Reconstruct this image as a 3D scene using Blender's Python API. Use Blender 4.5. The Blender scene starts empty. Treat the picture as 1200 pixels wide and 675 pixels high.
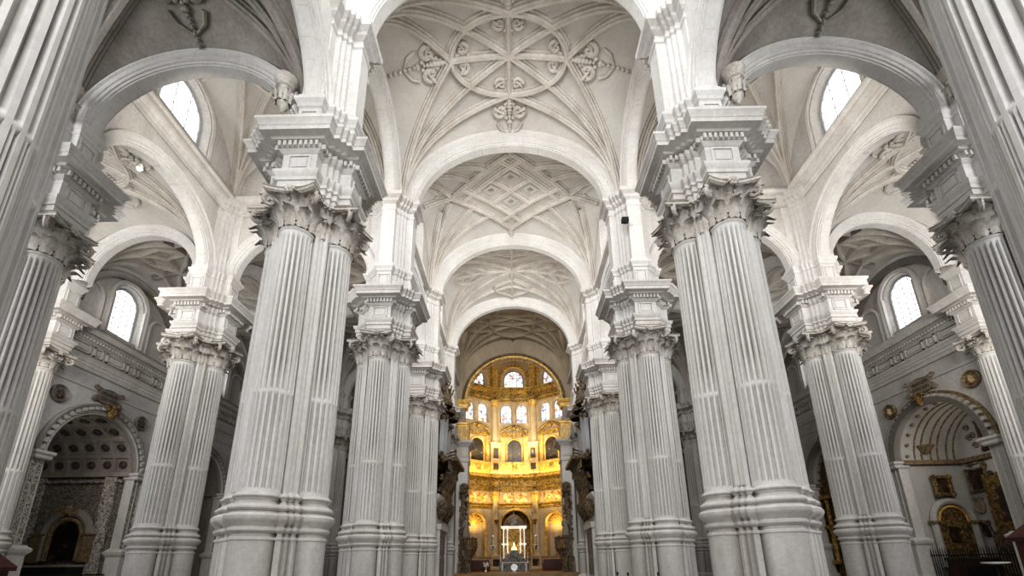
import bpy, math, random
from mathutils import Vector, Matrix
random.seed(7)
PI = math.pi
scn = bpy.context.scene
COL = scn.collection

# ------------------------------------------------------------------ materials
def new_mat(name):
    m = bpy.data.materials.new(name); m.use_nodes = True
    nt = m.node_tree; b = nt.nodes['Principled BSDF']
    return m, nt, b

def stone(name, c0, c1, scale=0.6, rough=0.75, joints=0.0, bump=0.25, streak=0.25, jw=1.3, jh=0.55, fine=7.0, crevice_shade=0.0, alb=0.78):
    m, nt, b = new_mat(name)
    N = nt.nodes; L = nt.links
    geo = N.new('ShaderNodeNewGeometry')
    mp = N.new('ShaderNodeVectorMath'); mp.operation = 'MULTIPLY'; mp.inputs[1].default_value = (1, 1, 0.35)
    L.new(geo.outputs['Position'], mp.inputs[0])
    n1 = N.new('ShaderNodeTexNoise'); n1.inputs['Scale'].default_value = scale; n1.inputs['Detail'].default_value = 8; n1.inputs['Roughness'].default_value = 0.68
    L.new(mp.outputs[0], n1.inputs['Vector'])
    n2 = N.new('ShaderNodeTexNoise'); n2.inputs['Scale'].default_value = fine; n2.inputs['Detail'].default_value = 5; n2.inputs['Roughness'].default_value = 0.7
    L.new(geo.outputs['Position'], n2.inputs['Vector'])
    r = N.new('ShaderNodeValToRGB')
    r.color_ramp.elements[0].position = 0.36; r.color_ramp.elements[1].position = 0.62
    r.color_ramp.elements[0].color = (*c1, 1); r.color_ramp.elements[1].color = (*c0, 1)
    L.new(n1.outputs['Fac'], r.inputs['Fac'])
    mx = N.new('ShaderNodeMix'); mx.data_type = 'RGBA'; mx.blend_type = 'MULTIPLY'; mx.inputs['Factor'].default_value = streak
    L.new(r.outputs['Color'], mx.inputs['A'])
    r2 = N.new('ShaderNodeValToRGB')
    r2.color_ramp.elements[0].position = 0.32; r2.color_ramp.elements[1].position = 0.62
    r2.color_ramp.elements[0].color = (0.42, 0.38, 0.34, 1); r2.color_ramp.elements[1].color = (1, 1, 1, 1)
    L.new(n2.outputs['Fac'], r2.inputs['Fac']); L.new(r2.outputs['Color'], mx.inputs['B'])
    out = mx.outputs['Result']
    hsock = n2.outputs['Fac']
    if joints > 0:
        sp = N.new('ShaderNodeSeparateXYZ'); L.new(geo.outputs['Position'], sp.inputs[0])
        ad = N.new('ShaderNodeMath'); ad.operation = 'ADD'; L.new(sp.outputs[0], ad.inputs[0]); L.new(sp.outputs[1], ad.inputs[1])
        cb = N.new('ShaderNodeCombineXYZ'); L.new(ad.outputs[0], cb.inputs[0]); L.new(sp.outputs[2], cb.inputs[1])
        br = N.new('ShaderNodeTexBrick'); L.new(cb.outputs[0], br.inputs['Vector'])
        br.inputs['Color1'].default_value = (1, 1, 1, 1); br.inputs['Color2'].default_value = (0.9, 0.89, 0.87, 1); br.inputs['Mortar'].default_value = (0.55, 0.52, 0.48, 1)
        br.inputs['Scale'].default_value = 1.0; br.inputs['Mortar Size'].default_value = 0.012
        br.inputs['Brick Width'].default_value = jw; br.inputs['Row Height'].default_value = jh
        m2 = N.new('ShaderNodeMix'); m2.data_type = 'RGBA'; m2.blend_type = 'MULTIPLY'; m2.inputs['Factor'].default_value = joints
        L.new(out, m2.inputs['A']); L.new(br.outputs['Color'], m2.inputs['B']); out = m2.outputs['Result']
    if crevice_shade > 0:      # shade painted into the colour of grooves and carved hollows
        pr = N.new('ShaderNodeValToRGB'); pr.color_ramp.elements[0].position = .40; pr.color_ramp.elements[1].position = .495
        g = 1 - crevice_shade; pr.color_ramp.elements[0].color = (g, g * .96, g * .9, 1); pr.color_ramp.elements[1].color = (1, 1, 1, 1)
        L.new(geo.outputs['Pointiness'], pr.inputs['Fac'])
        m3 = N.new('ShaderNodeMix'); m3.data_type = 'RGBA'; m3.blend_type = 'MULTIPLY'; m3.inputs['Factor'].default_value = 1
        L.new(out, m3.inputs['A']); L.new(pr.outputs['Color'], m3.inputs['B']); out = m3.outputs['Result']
    m4 = N.new('ShaderNodeMix'); m4.data_type = 'RGBA'; m4.blend_type = 'MULTIPLY'; m4.inputs['Factor'].default_value = 1
    m4.inputs['B'].default_value = (alb, alb, alb, 1); L.new(out, m4.inputs['A']); out = m4.outputs['Result']
    L.new(out, b.inputs['Base Color'])
    b.inputs['Roughness'].default_value = rough
    bp = N.new('ShaderNodeBump'); bp.inputs['Strength'].default_value = bump; bp.inputs['Distance'].default_value = 0.04
    L.new(hsock, bp.inputs['Height']); L.new(bp.outputs['Normal'], b.inputs['Normal'])
    return m

def carved(name, c0, c1, scale=4.0, metal=0.0, rough=0.55, bump=0.8, pos=(0.4, 0.58), dist=0.15):
    """ornament relief: voronoi + noise two-tone"""
    m, nt, b = new_mat(name); N = nt.nodes; L = nt.links
    geo = N.new('ShaderNodeNewGeometry')
    n = N.new('ShaderNodeTexNoise'); n.inputs['Scale'].default_value = scale; n.inputs['Detail'].default_value = 4; n.inputs['Distortion'].default_value = 1.6
    L.new(geo.outputs['Position'], n.inputs['Vector'])
    r = N.new('ShaderNodeValToRGB'); r.color_ramp.elements[0].position = pos[0]; r.color_ramp.elements[1].position = pos[1]
    r.color_ramp.elements[0].color = (*c1, 1); r.color_ramp.elements[1].color = (*c0, 1)
    L.new(n.outputs['Fac'], r.inputs['Fac']); L.new(r.outputs['Color'], b.inputs['Base Color'])
    b.inputs['Roughness'].default_value = rough; b.inputs['Metallic'].default_value = metal
    bp = N.new('ShaderNodeBump'); bp.inputs['Strength'].default_value = bump; bp.inputs['Distance'].default_value = dist
    L.new(n.outputs['Fac'], bp.inputs['Height']); L.new(bp.outputs['Normal'], b.inputs['Normal'])
    return m

def flat(name, c, rough=0.6, metal=0.0, emit=0.0, ecol=None):
    m, nt, b = new_mat(name)
    b.inputs['Base Color'].default_value = (*c, 1); b.inputs['Roughness'].default_value = rough; b.inputs['Metallic'].default_value = metal
    if emit:
        b.inputs['Emission Color'].default_value = (*(ecol or c), 1); b.inputs['Emission Strength'].default_value = emit
    return m

def stained(name, strength):
    m, nt, b = new_mat(name); N = nt.nodes; L = nt.links
    geo = N.new('ShaderNodeNewGeometry'); sp = N.new('ShaderNodeSeparateXYZ'); L.new(geo.outputs['Position'], sp.inputs[0])
    v = N.new('ShaderNodeTexVoronoi'); v.inputs['Scale'].default_value = 2.6; L.new(geo.outputs['Position'], v.inputs['Vector'])
    r = N.new('ShaderNodeValToRGB'); r.color_ramp.interpolation = 'CONSTANT'
    cols = [(0.0, (1, 1, .95)), (.45, (.9, .95, 1)), (.6, (1, .85, .5)), (.7, (.35, .4, .75)), (.78, (.85, .25, .25)), (.86, (.3, .25, .25)), (.92, (1, 1, 1))]
    r.color_ramp.elements[0].color = (*cols[0][1], 1); r.color_ramp.elements[1].position = cols[1][0]; r.color_ramp.elements[1].color = (*cols[1][1], 1)
    for p, c in cols[2:]:
        e = r.color_ramp.elements.new(p); e.color = (*c, 1)
    s2 = N.new('ShaderNodeSeparateXYZ'); L.new(v.outputs['Color'], s2.inputs[0]); L.new(s2.outputs[0], r.inputs['Fac'])
    b.inputs['Base Color'].default_value = (.1, .1, .1, 1)
    L.new(r.outputs['Color'], b.inputs['Emission Color']); b.inputs['Emission Strength'].default_value = strength
    return m

def painting(name, seed, dark=(.02, .015, .01), mid=(.08, .045, .028), hi=(.42, .31, .22), scale=1.6, pos=(.45, .62, .72)):
    m, nt, b = new_mat(name); N = nt.nodes; L = nt.links
    geo = N.new('ShaderNodeNewGeometry'); mp = N.new('ShaderNodeVectorMath'); mp.operation = 'ADD'; mp.inputs[1].default_value = (seed * 7.3, seed * 3.1, seed * 1.7)
    L.new(geo.outputs['Position'], mp.inputs[0])
    n = N.new('ShaderNodeTexNoise'); n.inputs['Scale'].default_value = scale; n.inputs['Detail'].default_value = 5; n.inputs['Distortion'].default_value = .8
    L.new(mp.outputs[0], n.inputs['Vector'])
    r = N.new('ShaderNodeValToRGB')
    r.color_ramp.elements[0].position = pos[0]; r.color_ramp.elements[0].color = (*dark, 1)
    r.color_ramp.elements[1].position = pos[1]; r.color_ramp.elements[1].color = (*mid, 1)
    e = r.color_ramp.elements.new(pos[2]); e.color = (*hi, 1)
    L.new(n.outputs['Fac'], r.inputs['Fac']); L.new(r.outputs['Color'], b.inputs['Base Color']); b.inputs['Roughness'].default_value = .4
    return m

M = {}
M['stone'] = stone('white_limestone', (.80, .795, .785), (.68, .665, .645), .45, joints=.3, streak=.22)
M['shaft'] = stone('fluted_limestone', (.80, .79, .775), (.66, .64, .61), .55, joints=.0, streak=.22, fine=6.0, bump=.12, crevice_shade=.72)
M['carve'] = stone('carved_limestone', (.76, .735, .69), (.50, .455, .40), 1.8, streak=.5, crevice_shade=.85, bump=.4, fine=9)
M['moulding'] = stone('moulded_limestone', (.77, .755, .735), (.62, .59, .56), .9, streak=.28, crevice_shade=.65)
M['wall'] = stone('wall_limestone', (.75, .735, .715), (.58, .56, .53), .5, joints=.3, streak=.35)
M['wallcool'] = stone('whitewashed_limestone', (.74, .74, .745), (.60, .60, .61), .5, joints=.12, streak=.3)
M['vault'] = stone('vault_limestone', (.66, .64, .61), (.55, .525, .49), .35, joints=.12, streak=.18)
M['vaultrib'] = stone('vault_rib_limestone', (.68, .65, .605), (.52, .48, .43), .9, streak=.3, crevice_shade=.6)
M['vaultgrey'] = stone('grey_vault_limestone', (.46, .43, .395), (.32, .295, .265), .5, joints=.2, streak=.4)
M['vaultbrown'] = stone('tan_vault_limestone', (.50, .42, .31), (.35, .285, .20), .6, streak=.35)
M['floor'] = stone('floor_stone', (.62, .60, .57), (.48, .46, .43), .4, rough=.35, joints=.5, streak=.2, bump=.03, jw=1.0, jh=1.0)
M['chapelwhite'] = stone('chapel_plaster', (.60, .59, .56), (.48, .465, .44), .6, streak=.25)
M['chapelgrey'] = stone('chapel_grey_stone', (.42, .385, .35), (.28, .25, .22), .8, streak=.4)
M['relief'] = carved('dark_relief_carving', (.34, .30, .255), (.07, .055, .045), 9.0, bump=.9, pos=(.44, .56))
M['candel'] = carved('carved_pilaster_relief', (.62, .585, .53), (.14, .12, .10), 8, bump=.9, pos=(.44, .54))
M['bronze'] = carved('bronze_relief', (.30, .22, .12), (.10, .07, .04), 6, bump=.6, rough=.5)
M['plaque'] = stone('plaque_stone', (.42, .36, .28), (.26, .21, .155), 2, streak=.5)
M['darkplaque'] = stone('grey_plaque_stone', (.33, .29, .25), (.17, .145, .125), 2.5, streak=.6)
M['ink'] = flat('dark_engraving', (.06, .05, .045))
M['gold'] = carved('gilded_stone', (.80, .55, .17), (.50, .29, .06), 1.6, metal=.25, rough=.45, bump=.35, dist=.08)
M['golddark'] = carved('dark_gilded_relief', (.52, .34, .09), (.13, .08, .02), 2.6, metal=.3, rough=.45, bump=.8)
M['goldpale'] = stone('gilded_cream_stone', (.74, .60, .40), (.50, .37, .21), .8, streak=.35, crevice_shade=.6, alb=.9)
M['altargold'] = carved('gilded_altarpiece', (.34, .225, .075), (.06, .035, .02), 4.2, metal=.35, rough=.45, bump=.9, pos=(.40, .62))
M['wood'] = carved('dark_gilt_wood', (.20, .14, .075), (.045, .032, .02), 3.0, rough=.5, bump=.9)
M['pipe'] = flat('organ_pipe_metal', (.42, .43, .45), .3, .8)
M['dark'] = flat('dark_opening', (.02, .018, .016), .8)
M['black'] = flat('black_iron', (.015, .015, .016), .5, .3)
M['redwood'] = stone('dark_red_wood', (.11, .028, .018), (.055, .014, .010), 1.5, rough=.45, streak=.4)
M['redcloth'] = stone('red_brown_cloth', (.16, .045, .025), (.09, .02, .012), 2, streak=.4)
M['brownfloor'] = stone('brown_timber_step', (.40, .245, .12), (.28, .16, .07), 1.0, rough=.45, streak=.3)
M['white'] = flat('white_cloth', (.78, .77, .74), .8)
M['silver'] = flat('polished_silver', (.75, .75, .74), .25, .9)
M['darksilver'] = carved('tarnished_silver', (.36, .35, .33), (.10, .095, .09), 4, metal=.7, rough=.4)
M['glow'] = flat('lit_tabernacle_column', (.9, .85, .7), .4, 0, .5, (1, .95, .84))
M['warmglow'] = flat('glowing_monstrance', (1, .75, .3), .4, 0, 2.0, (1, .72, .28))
M['sky'] = flat('bright_window_glass', (.9, .95, 1), .2, 0, 3.2, (.97, .985, 1))
M['lead'] = flat('window_lead', (.33, .34, .35), .6)
M['stained'] = stained('stained_glass', 1.15)
M['lamp'] = flat('lit_lamp', (1, 1, .95), .4, 0, 6.0, (1, .97, .9))
for k in range(8):
    M['paint%d' % k] = painting('old_oil_canvas_%d' % k, k + 1)
M['reliefpic'] = painting('painted_relief', 3, (.30, .13, .04), (.62, .38, .10), (.9, .75, .4), 2.4, (.4, .5, .62))

# ------------------------------------------------------------------ mesh helpers
class MB:
    def __init__(s): s.v = []; s.f = []
    def add(s, vs, fs):
        o = len(s.v); s.v += [tuple(p) for p in vs]; s.f += [tuple(i + o for i in f) for f in fs]; return s
    def box(s, x0, x1, y0, y1, z0, z1):
        vs = [(x, y, z) for z in (z0, z1) for y in (y0, y1) for x in (x0, x1)]
        return s.add(vs, [(0, 2, 3, 1), (4, 5, 7, 6), (0, 1, 5, 4), (2, 6, 7, 3), (0, 4, 6, 2), (1, 3, 7, 5)])
    def grid(s, rows, close=False):
        n = len(rows[0]); vs = [p for r in rows for p in r]; fs = []
        for i in range(len(rows) - 1):
            for j in range(n if close else n - 1):
                k = (j + 1) % n
                fs.append((i * n + j, i * n + k, (i + 1) * n + k, (i + 1) * n + j))
        return s.add(vs, fs)
    def poly(s, pts): return s.add(pts, [tuple(range(len(pts)))])
    def sweep(s, plan, prof, top=True, bottom=True):
        mv = miter(plan); rows = []
        for o, z in prof:
            rows.append([(p[0] + m[0] * o, p[1] + m[1] * o, z) for p, m in zip(plan, mv)])
        s.grid(rows, True)
        if top: s.poly(rows[-1])
        if bottom: s.poly(rows[0][::-1])
        return s
    def lathe(s, c, prof, n=20, a0=0, a1=2 * PI, axis='z'):
        full = abs(a1 - a0 - 2 * PI) < 1e-6
        rows = []
        for r, h in prof:
            row = []
            for i in range(n if full else n + 1):
                a = a0 + (a1 - a0) * i / n
                u, w = r * math.cos(a), r * math.sin(a)
                if axis == 'z': row.append((c[0] + u, c[1] + w, c[2] + h))
                elif axis == 'x': row.append((c[0] + h, c[1] + u, c[2] + w))
                else: row.append((c[0] + u, c[1] + h, c[2] + w))
            rows.append(row)
        return s.grid(rows, full)
    def tube(s, pts, r, n=8, cap=True):
        pts = [Vector(p) for p in pts]; N = len(pts)
        rs = r if isinstance(r, (list, tuple)) else [r] * N
        up = None; rows = []
        for i in range(N):
            t = (pts[min(i + 1, N - 1)] - pts[max(i - 1, 0)])
            if t.length < 1e-9: t = Vector((0, 0, 1))
            t.normalize()
            if up is None: up = Vector((0, 0, 1)) if abs(t.z) < .9 else Vector((1, 0, 0))
            b = up - t * up.dot(t)
            if b.length < 1e-6: b = t.orthogonal()
            b.normalize(); up = b; c = t.cross(b)
            rows.append([pts[i] + (b * math.cos(2 * PI * k / n) + c * math.sin(2 * PI * k / n)) * rs[i] for k in range(n)])
        s.grid(rows, True)
        if cap: s.poly(rows[0][::-1]); s.poly(rows[-1])
        return s
    def sphere(s, c, r, n=10, sz=1.0):
        rows = []
        for i in range(n // 2 + 1):
            a = -PI / 2 + PI * i / (n // 2)
            rows.append([(c[0] + r * math.cos(a) * math.cos(2 * PI * k / n), c[1] + r * math.cos(a) * math.sin(2 * PI * k / n), c[2] + r * sz * math.sin(a)) for k in range(n)])
        return s.grid(rows, True)
    def xf(s, fn): s.v = [tuple(fn(*p)) for p in s.v]; return s
    def join(s, o): return s.add(o.v, o.f)
    def mesh(s, name, mat, smooth=True, ang=32):
        me = bpy.data.meshes.new(name); me.from_pydata(s.v, [], s.f); me.validate()
        me.materials.append(mat)
        if smooth:
            me.polygons.foreach_set('use_smooth', [True] * len(me.polygons)); me.set_sharp_from_angle(angle=math.radians(ang))
        me.update(); return me
    def obj(s, name, mat, parent=None, smooth=True, ang=32, label=None, cat=None, group=None, kind=None):
        o = bpy.data.objects.new(name, s.mesh(name, M[mat] if isinstance(mat, str) else mat, smooth, ang)); COL.objects.link(o)
        if parent is not None: o.parent = parent
        tag(o, label, cat, group, kind); return o

def tag(o, label=None, cat=None, group=None, kind=None):
    if label: o['label'] = label
    if cat: o['category'] = cat
    if group: o['group'] = group
    if kind: o['kind'] = kind
    return o

def thing(name, label, cat, loc=(0, 0, 0), rz=0, group=None, kind=None):
    o = bpy.data.objects.new(name, None); COL.objects.link(o); o.location = loc; o.rotation_euler = (0, 0, rz); o.empty_display_size = .2
    return tag(o, label, cat, group, kind)

def copy_tree(o, parent=None):
    c = o.copy(); COL.objects.link(c)
    if parent is not None: c.parent = parent
    for ch in list(o.children): copy_tree(ch, c)
    return c

def miter(plan):
    n = len(plan); out = []
    for i in range(n):
        p0, p1, p2 = plan[i - 1], plan[i], plan[(i + 1) % n]
        def nrm(a, b):
            dx, dy = b[0] - a[0], b[1] - a[1]; l = math.hypot(dx, dy) or 1
            return dy / l, -dx / l
        n1, n2 = nrm(p0, p1), nrm(p1, p2)
        mx, my = n1[0] + n2[0], n1[1] + n2[1]; d = (mx * mx + my * my) / 2
        d = max(d, .5)
        out.append((mx / d, my / d))
    return out

def rot4(seq):
    out = []
    for k in range(4):
        c, s = [(1, 0), (0, 1), (-1, 0), (0, -1)][k]
        out += [(x * c - y * s, x * s + y * c) for x, y in seq]
    return out

# ------------------------------------------------------------------ layout
CAM = (-.036, 0, 1.6)
NX, AX, WX = 7.42, 18.2, 27.5
Y = [4.26, 14.22, 24.18, 34.13, 44.09, 54.05]
SP_LOW, SP_HIGH = 18.4, 23.4
ORD = ['nearest', 'second', 'third', 'fourth', 'fifth', 'sixth']
SIDE = {-1: 'left', 1: 'right'}

# ------------------------------------------------------------------ clustered pier
RS, CS = .60, .96   # half column radius and its centre's distance
def round_plan(r, c, e0, st):
    seq = []
    for i in range(11):
        a = math.radians(-64 + 128 * i / 10); seq.append((c + r * math.cos(a), r * math.sin(a)))
    y0 = r * math.sin(math.radians(64)) + .11
    k = (e0 - y0) / 3
    g = c + .02
    seq += [(g, y0 - .09), (g, y0), (e0, y0), (e0, e0 - 2 * k), (e0 - k, e0 - 2 * k), (e0 - k, e0 - k), (e0 - 2 * k, e0 - k), (e0 - 2 * k, e0), (y0, e0), (y0, g), (y0 - .09, g)]
    return rot4(seq)
PL_ROUND = round_plan(.63, .96, 1.04, .1)
def ent_plan(w, E, e, k):
    return rot4([(E, -w), (E, w), (e, w), (e, e - 2 * k), (e - k, e - 2 * k), (e - k, e - k), (e - 2 * k, e - k), (e - 2 * k, e), (w, e)])
PL_ENT = ent_plan(.60, 1.50, 1.10, .15)
PL_BLK = ent_plan(.52, 1.44, 1.06, .15)
PL_CORE = rot4([(.84, -.58), (.84, .58), (.84, .64), (.97, .64), (.97, .76), (.90, .77), (.84, .78), (.84, .82), (.87, .87), (.82, .84), (.78, .84), (.77, .90), (.76, .97), (.64, .97), (.64, .84), (.58, .84)])

def half_shaft(z0, z1, r0=RS, r1=.56, c=CS, nf=11, zc=None):
    """fluted half column bulging to +X; cabled below zc"""
    mb = MB(); zc = zc or z0 + (z1 - z0) * .34
    def ring(z, t, mode):
        r = r0 + (r1 - r0) * t; row = []
        d = PI / nf
        for i in range(nf):
            a = -PI / 2 + i * d
            for f, dep in ((0, 0), (.2, 0), (.25, .09), (.5, .15), (.75, .09), (.8, 0)):
                if mode == 0: dd = 0
                elif mode == 1: dd = {0: 0, .09: .09, .15: .0}[dep]
                else: dd = dep
                aa = a + d * f; rr = r - dd * r
                row.append((c + rr * math.cos(aa), rr * math.sin(aa), z))
        row.append((c, r, z)); return row
    H = z1 - z0
    rows = [ring(z0, -.3, 0), ring(z0 + .08, -.05, 0), ring(z0 + .12, 0, 0), ring(z0 + .18, 0, 1), ring(zc - .08, .15, 1), ring(zc, .15, 0), ring(zc + .06, .15, 0), ring(zc + .18, .16, 2)]
    for k in range(1, 7):
        t = .16 + .84 * k / 6; rows.append(ring(zc + .18 + (z1 - .35 - zc - .18) * k / 6, t, 2))
    rows += [ring(z1 - .22, 1, 0), ring(z1 - .1, 1, 0), ring(z1 - .07, .2, 0), ring(z1, .2, 0)]
    mb.grid(rows); return mb

def leaf(mb, p, out, up, w, h, curl=.35, lobes=3):
    """acanthus leaf: p base, out outward, grows along up, tip curls outwards"""
    p = Vector(p); out = Vector(out).normalized(); up = Vector(up).normalized(); sd = up.cross(out)
    rows = []
    for i in range(9):
        t = i / 8
        hh = h * (math.sin(t * 1.75) / math.sin(1.57) if t < .9 else math.sin(.9 * 1.75) - (t - .9) * 1.6)
        oo = curl * h * (t ** 2.4) * 1.15 + .05
        ww = w * (.62 + .38 * math.sin(PI * min(1, t * 1.05)) ) * (1 - max(0, t - .72) * 2.4) * (1 + .2 * math.sin(t * lobes * 2 * PI))
        row = []
        for j in (-1, -.55, 0, .55, 1):
            row.append(p + up * hh + out * (oo + .045 * (1 - abs(j) * 1.6)) + sd * (ww * .5 * j))
        rows.append(row)
    mb.grid(rows); return mb

def spiral(c, u, v, r, turns=1.6, n=22, a0=0):
    c = Vector(c); u = Vector(u); v = Vector(v)
    return [c + (u * math.cos(a0 + turns * 2 * PI * i / n) + v * math.sin(a0 + turns * 2 * PI * i / n)) * (r * (1 - .88 * i / n)) for i in range(n + 1)]

def capital_side(z0, z1, r=.55, c=CS):
    """corinthian half capital on +X side"""
    mb = MB(); H = z1 - z0
    mb.lathe((c, 0, z0), [(r * 1.06, -.04), (r * 1.1, 0), (r * 1.06, .05), (r * .95, .07), (r * .95, H * .6), (r * 1.05, H * .8), (r * 1.2, H * .88)], 14, -PI / 2, PI / 2)
    for i in range(5):
        a = math.radians(-76 + 152 * i / 4); d = (math.cos(a), math.sin(a), 0)
        leaf(mb, (c + r * d[0], r * d[1], z0 + .06), d, (0, 0, 1), .44, H * .40, .75)
    for i in range(4):
        a = math.radians(-57 + 114 * i / 3); d = (math.cos(a), math.sin(a), 0)
        leaf(mb, (c + (r - .02) * d[0], (r - .02) * d[1], z0 + .28), d, (0, 0, 1), .48, H * .62 - .12, .72)
    for a in (-50, 50):
        a = math.radians(a); d = Vector((math.cos(a), math.sin(a), 0))
        cc = Vector((c, 0, 0)) + d * (r + .46) + Vector((0, 0, z1 - .40))
        pts = [Vector((c, 0, z0 + H * .45)) + d * (r * .95), Vector((c, 0, z0 + H * .68)) + d * (r + .1)] + spiral(cc, -d, (0, 0, 1), .25, 1.6, 18, .3)
        mb.tube(pts, [.06] * 2 + [.10 - .0035 * i for i in range(19)], 6)
        leaf(mb, tuple(Vector((c, 0, z0 + H * .45)) + d * (r * .95)), d, (0, 0, 1), .42, H * .40, 1.1)
    for a in (-16, 16):
        a = math.radians(a); d = Vector((math.cos(a), math.sin(a), 0))
        sgn = 1 if a > 0 else -1
        cc = Vector((c, 0, 0)) + d * (r + .2) + Vector((0, 0, z1 - .40))
        mb.tube(spiral(cc, (0, sgn, 0), (0, 0, 1), .15, 1.3, 12, PI), .045, 5)
        leaf(mb, (c + r * d[0], r * d[1], z0 + H * .5), d, (0, 0, 1), .24, H * .26, .6)
    for k in range(6):
        a = PI * 2 * k / 6; mb.sphere((c + r + .33, .11 * math.cos(a), z1 - .14 + .11 * math.sin(a)), .08, 6)
    mb.sphere((c + r + .36, 0, z1 - .14), .09, 8)
    ab = []
    w, E = .86, c + r + .46
    for i in range(9):
        t = -1 + 2 * i / 8; ab.append((E - .22 * (1 - t * t), w * t))
    ab = [(.7, -w)] + ab + [(.7, w)]
    mb.sweep(ab, [(-.08, z1 - .2), (0, z1 - .15), (0, z1 - .08), (-.04, z1 - .06), (.02, z1 - .02), (.0, z1)])
    return mb

def rotz(mb, k):
    c, s = [(1, 0), (0, 1), (-1, 0), (0, -1)][k % 4]
    r = MB(); r.f = list(mb.f); r.v = [(x * c - y * s, x * s + y * c, z) for x, y, z in mb.v]; return r

PED_PROF = [(.30, 0), (.30, .28), (.22, .36), (.25, .46), (.12, .56), (.06, .62), (.02, .66), (.02, 2.30), (.05, 2.33), (.05, 2.38), (.0, 2.42), (.0, 2.5), (.06, 2.54), (.10, 2.58), (.10, 2.64), (.05, 2.68), (.07, 2.74), (.14, 2.80), (.19, 2.86), (.215, 2.90), (.22, 2.98), (.18, 3.03), (.14, 3.05)]
def torus(o, z, h, n=5): return [(o + h / 2 * math.sin(PI * i / n), z + h * i / n) for i in range(n + 1)]
BASE_PROF = [(.12, 3.05), (.13, 3.09)] + torus(.08, 3.10, .2) + [(.05, 3.32), (.0, 3.40), (.04, 3.46)] + torus(.03, 3.47, .13) + [(.02, 3.62), (-.03, 3.66), (-.05, 3.7)]
ARCH_PROF = [(-.04, 13.86), (0, 13.88), (0, 14.12), (.05, 14.14), (.05, 14.36), (.10, 14.38), (.10, 14.52), (.17, 14.62), (.20, 14.72), (.20, 14.76), (.02, 14.80)]
FRI_PROF = [(.0, 14.76), (.0, 15.62)]
COR_PROF = [(.0, 15.58), (.08, 15.64), (.12, 15.72), (.14, 15.74), (.14, 16.12), (.30, 16.16), (.34, 16.22), (.38, 16.26), (.62, 16.28), (.62, 16.52), (.65, 16.56), (.68, 16.72), (.76, 16.86), (.76, 17.0), (.3, 17.03)]
COR_PROF = [(o, 15.56 + (z - 15.58) * .66) for o, z in COR_PROF]
BLK_PROF = [(-.04, 16.45), (-.04, 16.72), (-.11, 16.78), (-.11, 17.95), (-.05, 18.0), (-.05, 18.08), (.02, 18.2), (.06, 18.26), (.06, 18.38), (-.1, 18.42)]
UP_PROF = [(-.13, 18.4), (-.13, 18.6), (-.20, 18.66), (-.20, 22.3), (-.14, 22.36), (-.14, 22.46), (-.2, 22.5), (-.2, 22.78), (-.1, 22.84), (-.02, 22.9), (.02, 23.02), (.12, 23.1), (.22, 23.16), (.24, 23.38), (.0, 23.42)]

def dentils(mb, plan, o, z0, z1, w=.10, pitch=.18, dep=.15):
    mb.sweep(plan, [(o - .04, z0), (o + .02, z0 + .02), (o + .02, z1 - .02), (o - .04, z1)], False, False)
    mv = miter(plan); n = len(plan)
    P = [(p[0] + m[0] * o, p[1] + m[1] * o) for p, m in zip(plan, mv)]
    for i in range(n):
        a, b = P[i], P[(i + 1) % n]; L = math.hypot(b[0] - a[0], b[1] - a[1])
        if L < .3: continue
        tx, ty = (b[0] - a[0]) / L, (b[1] - a[1]) / L; nx, ny = ty, -tx
        k = max(1, int((L + .1) / pitch))
        for j in range(k):
            s = L * (j + .5) / k
            vs = []
            for z in (z0, z1):
                for q, d in ((-w / 2, -.03), (w / 2, -.03), (w / 2, dep), (-w / 2, dep)):
                    vs.append((a[0] + tx * (s + q) + nx * d, a[1] + ty * (s + q) + ny * d, z))
            mb.add(vs, [(0, 1, 2, 3), (4, 7, 6, 5), (0, 4, 5, 1), (1, 5, 6, 2), (2, 6, 7, 3), (3, 7, 4, 0)])
    return mb

def frame_rect(mb, cx, w, z0, z1, X, t=.07, d=.05):
    """raised rectangular frame on a face at x=X facing +X"""
    for (y0, y1, a, b) in ((cx - w, cx + w, z0, z0 + t), (cx - w, cx + w, z1 - t, z1), (cx - w, cx - w + t, z0, z1), (cx + w - t, cx + w, z0, z1)):
        mb.box(X - .02, X + d, y0, y1, a, b)
    mb.box(X - .02, X + d * .6, cx - w + t * 2, cx + w - t * 2, z0 + t * 2, z1 - t * 2)
    return mb

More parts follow.
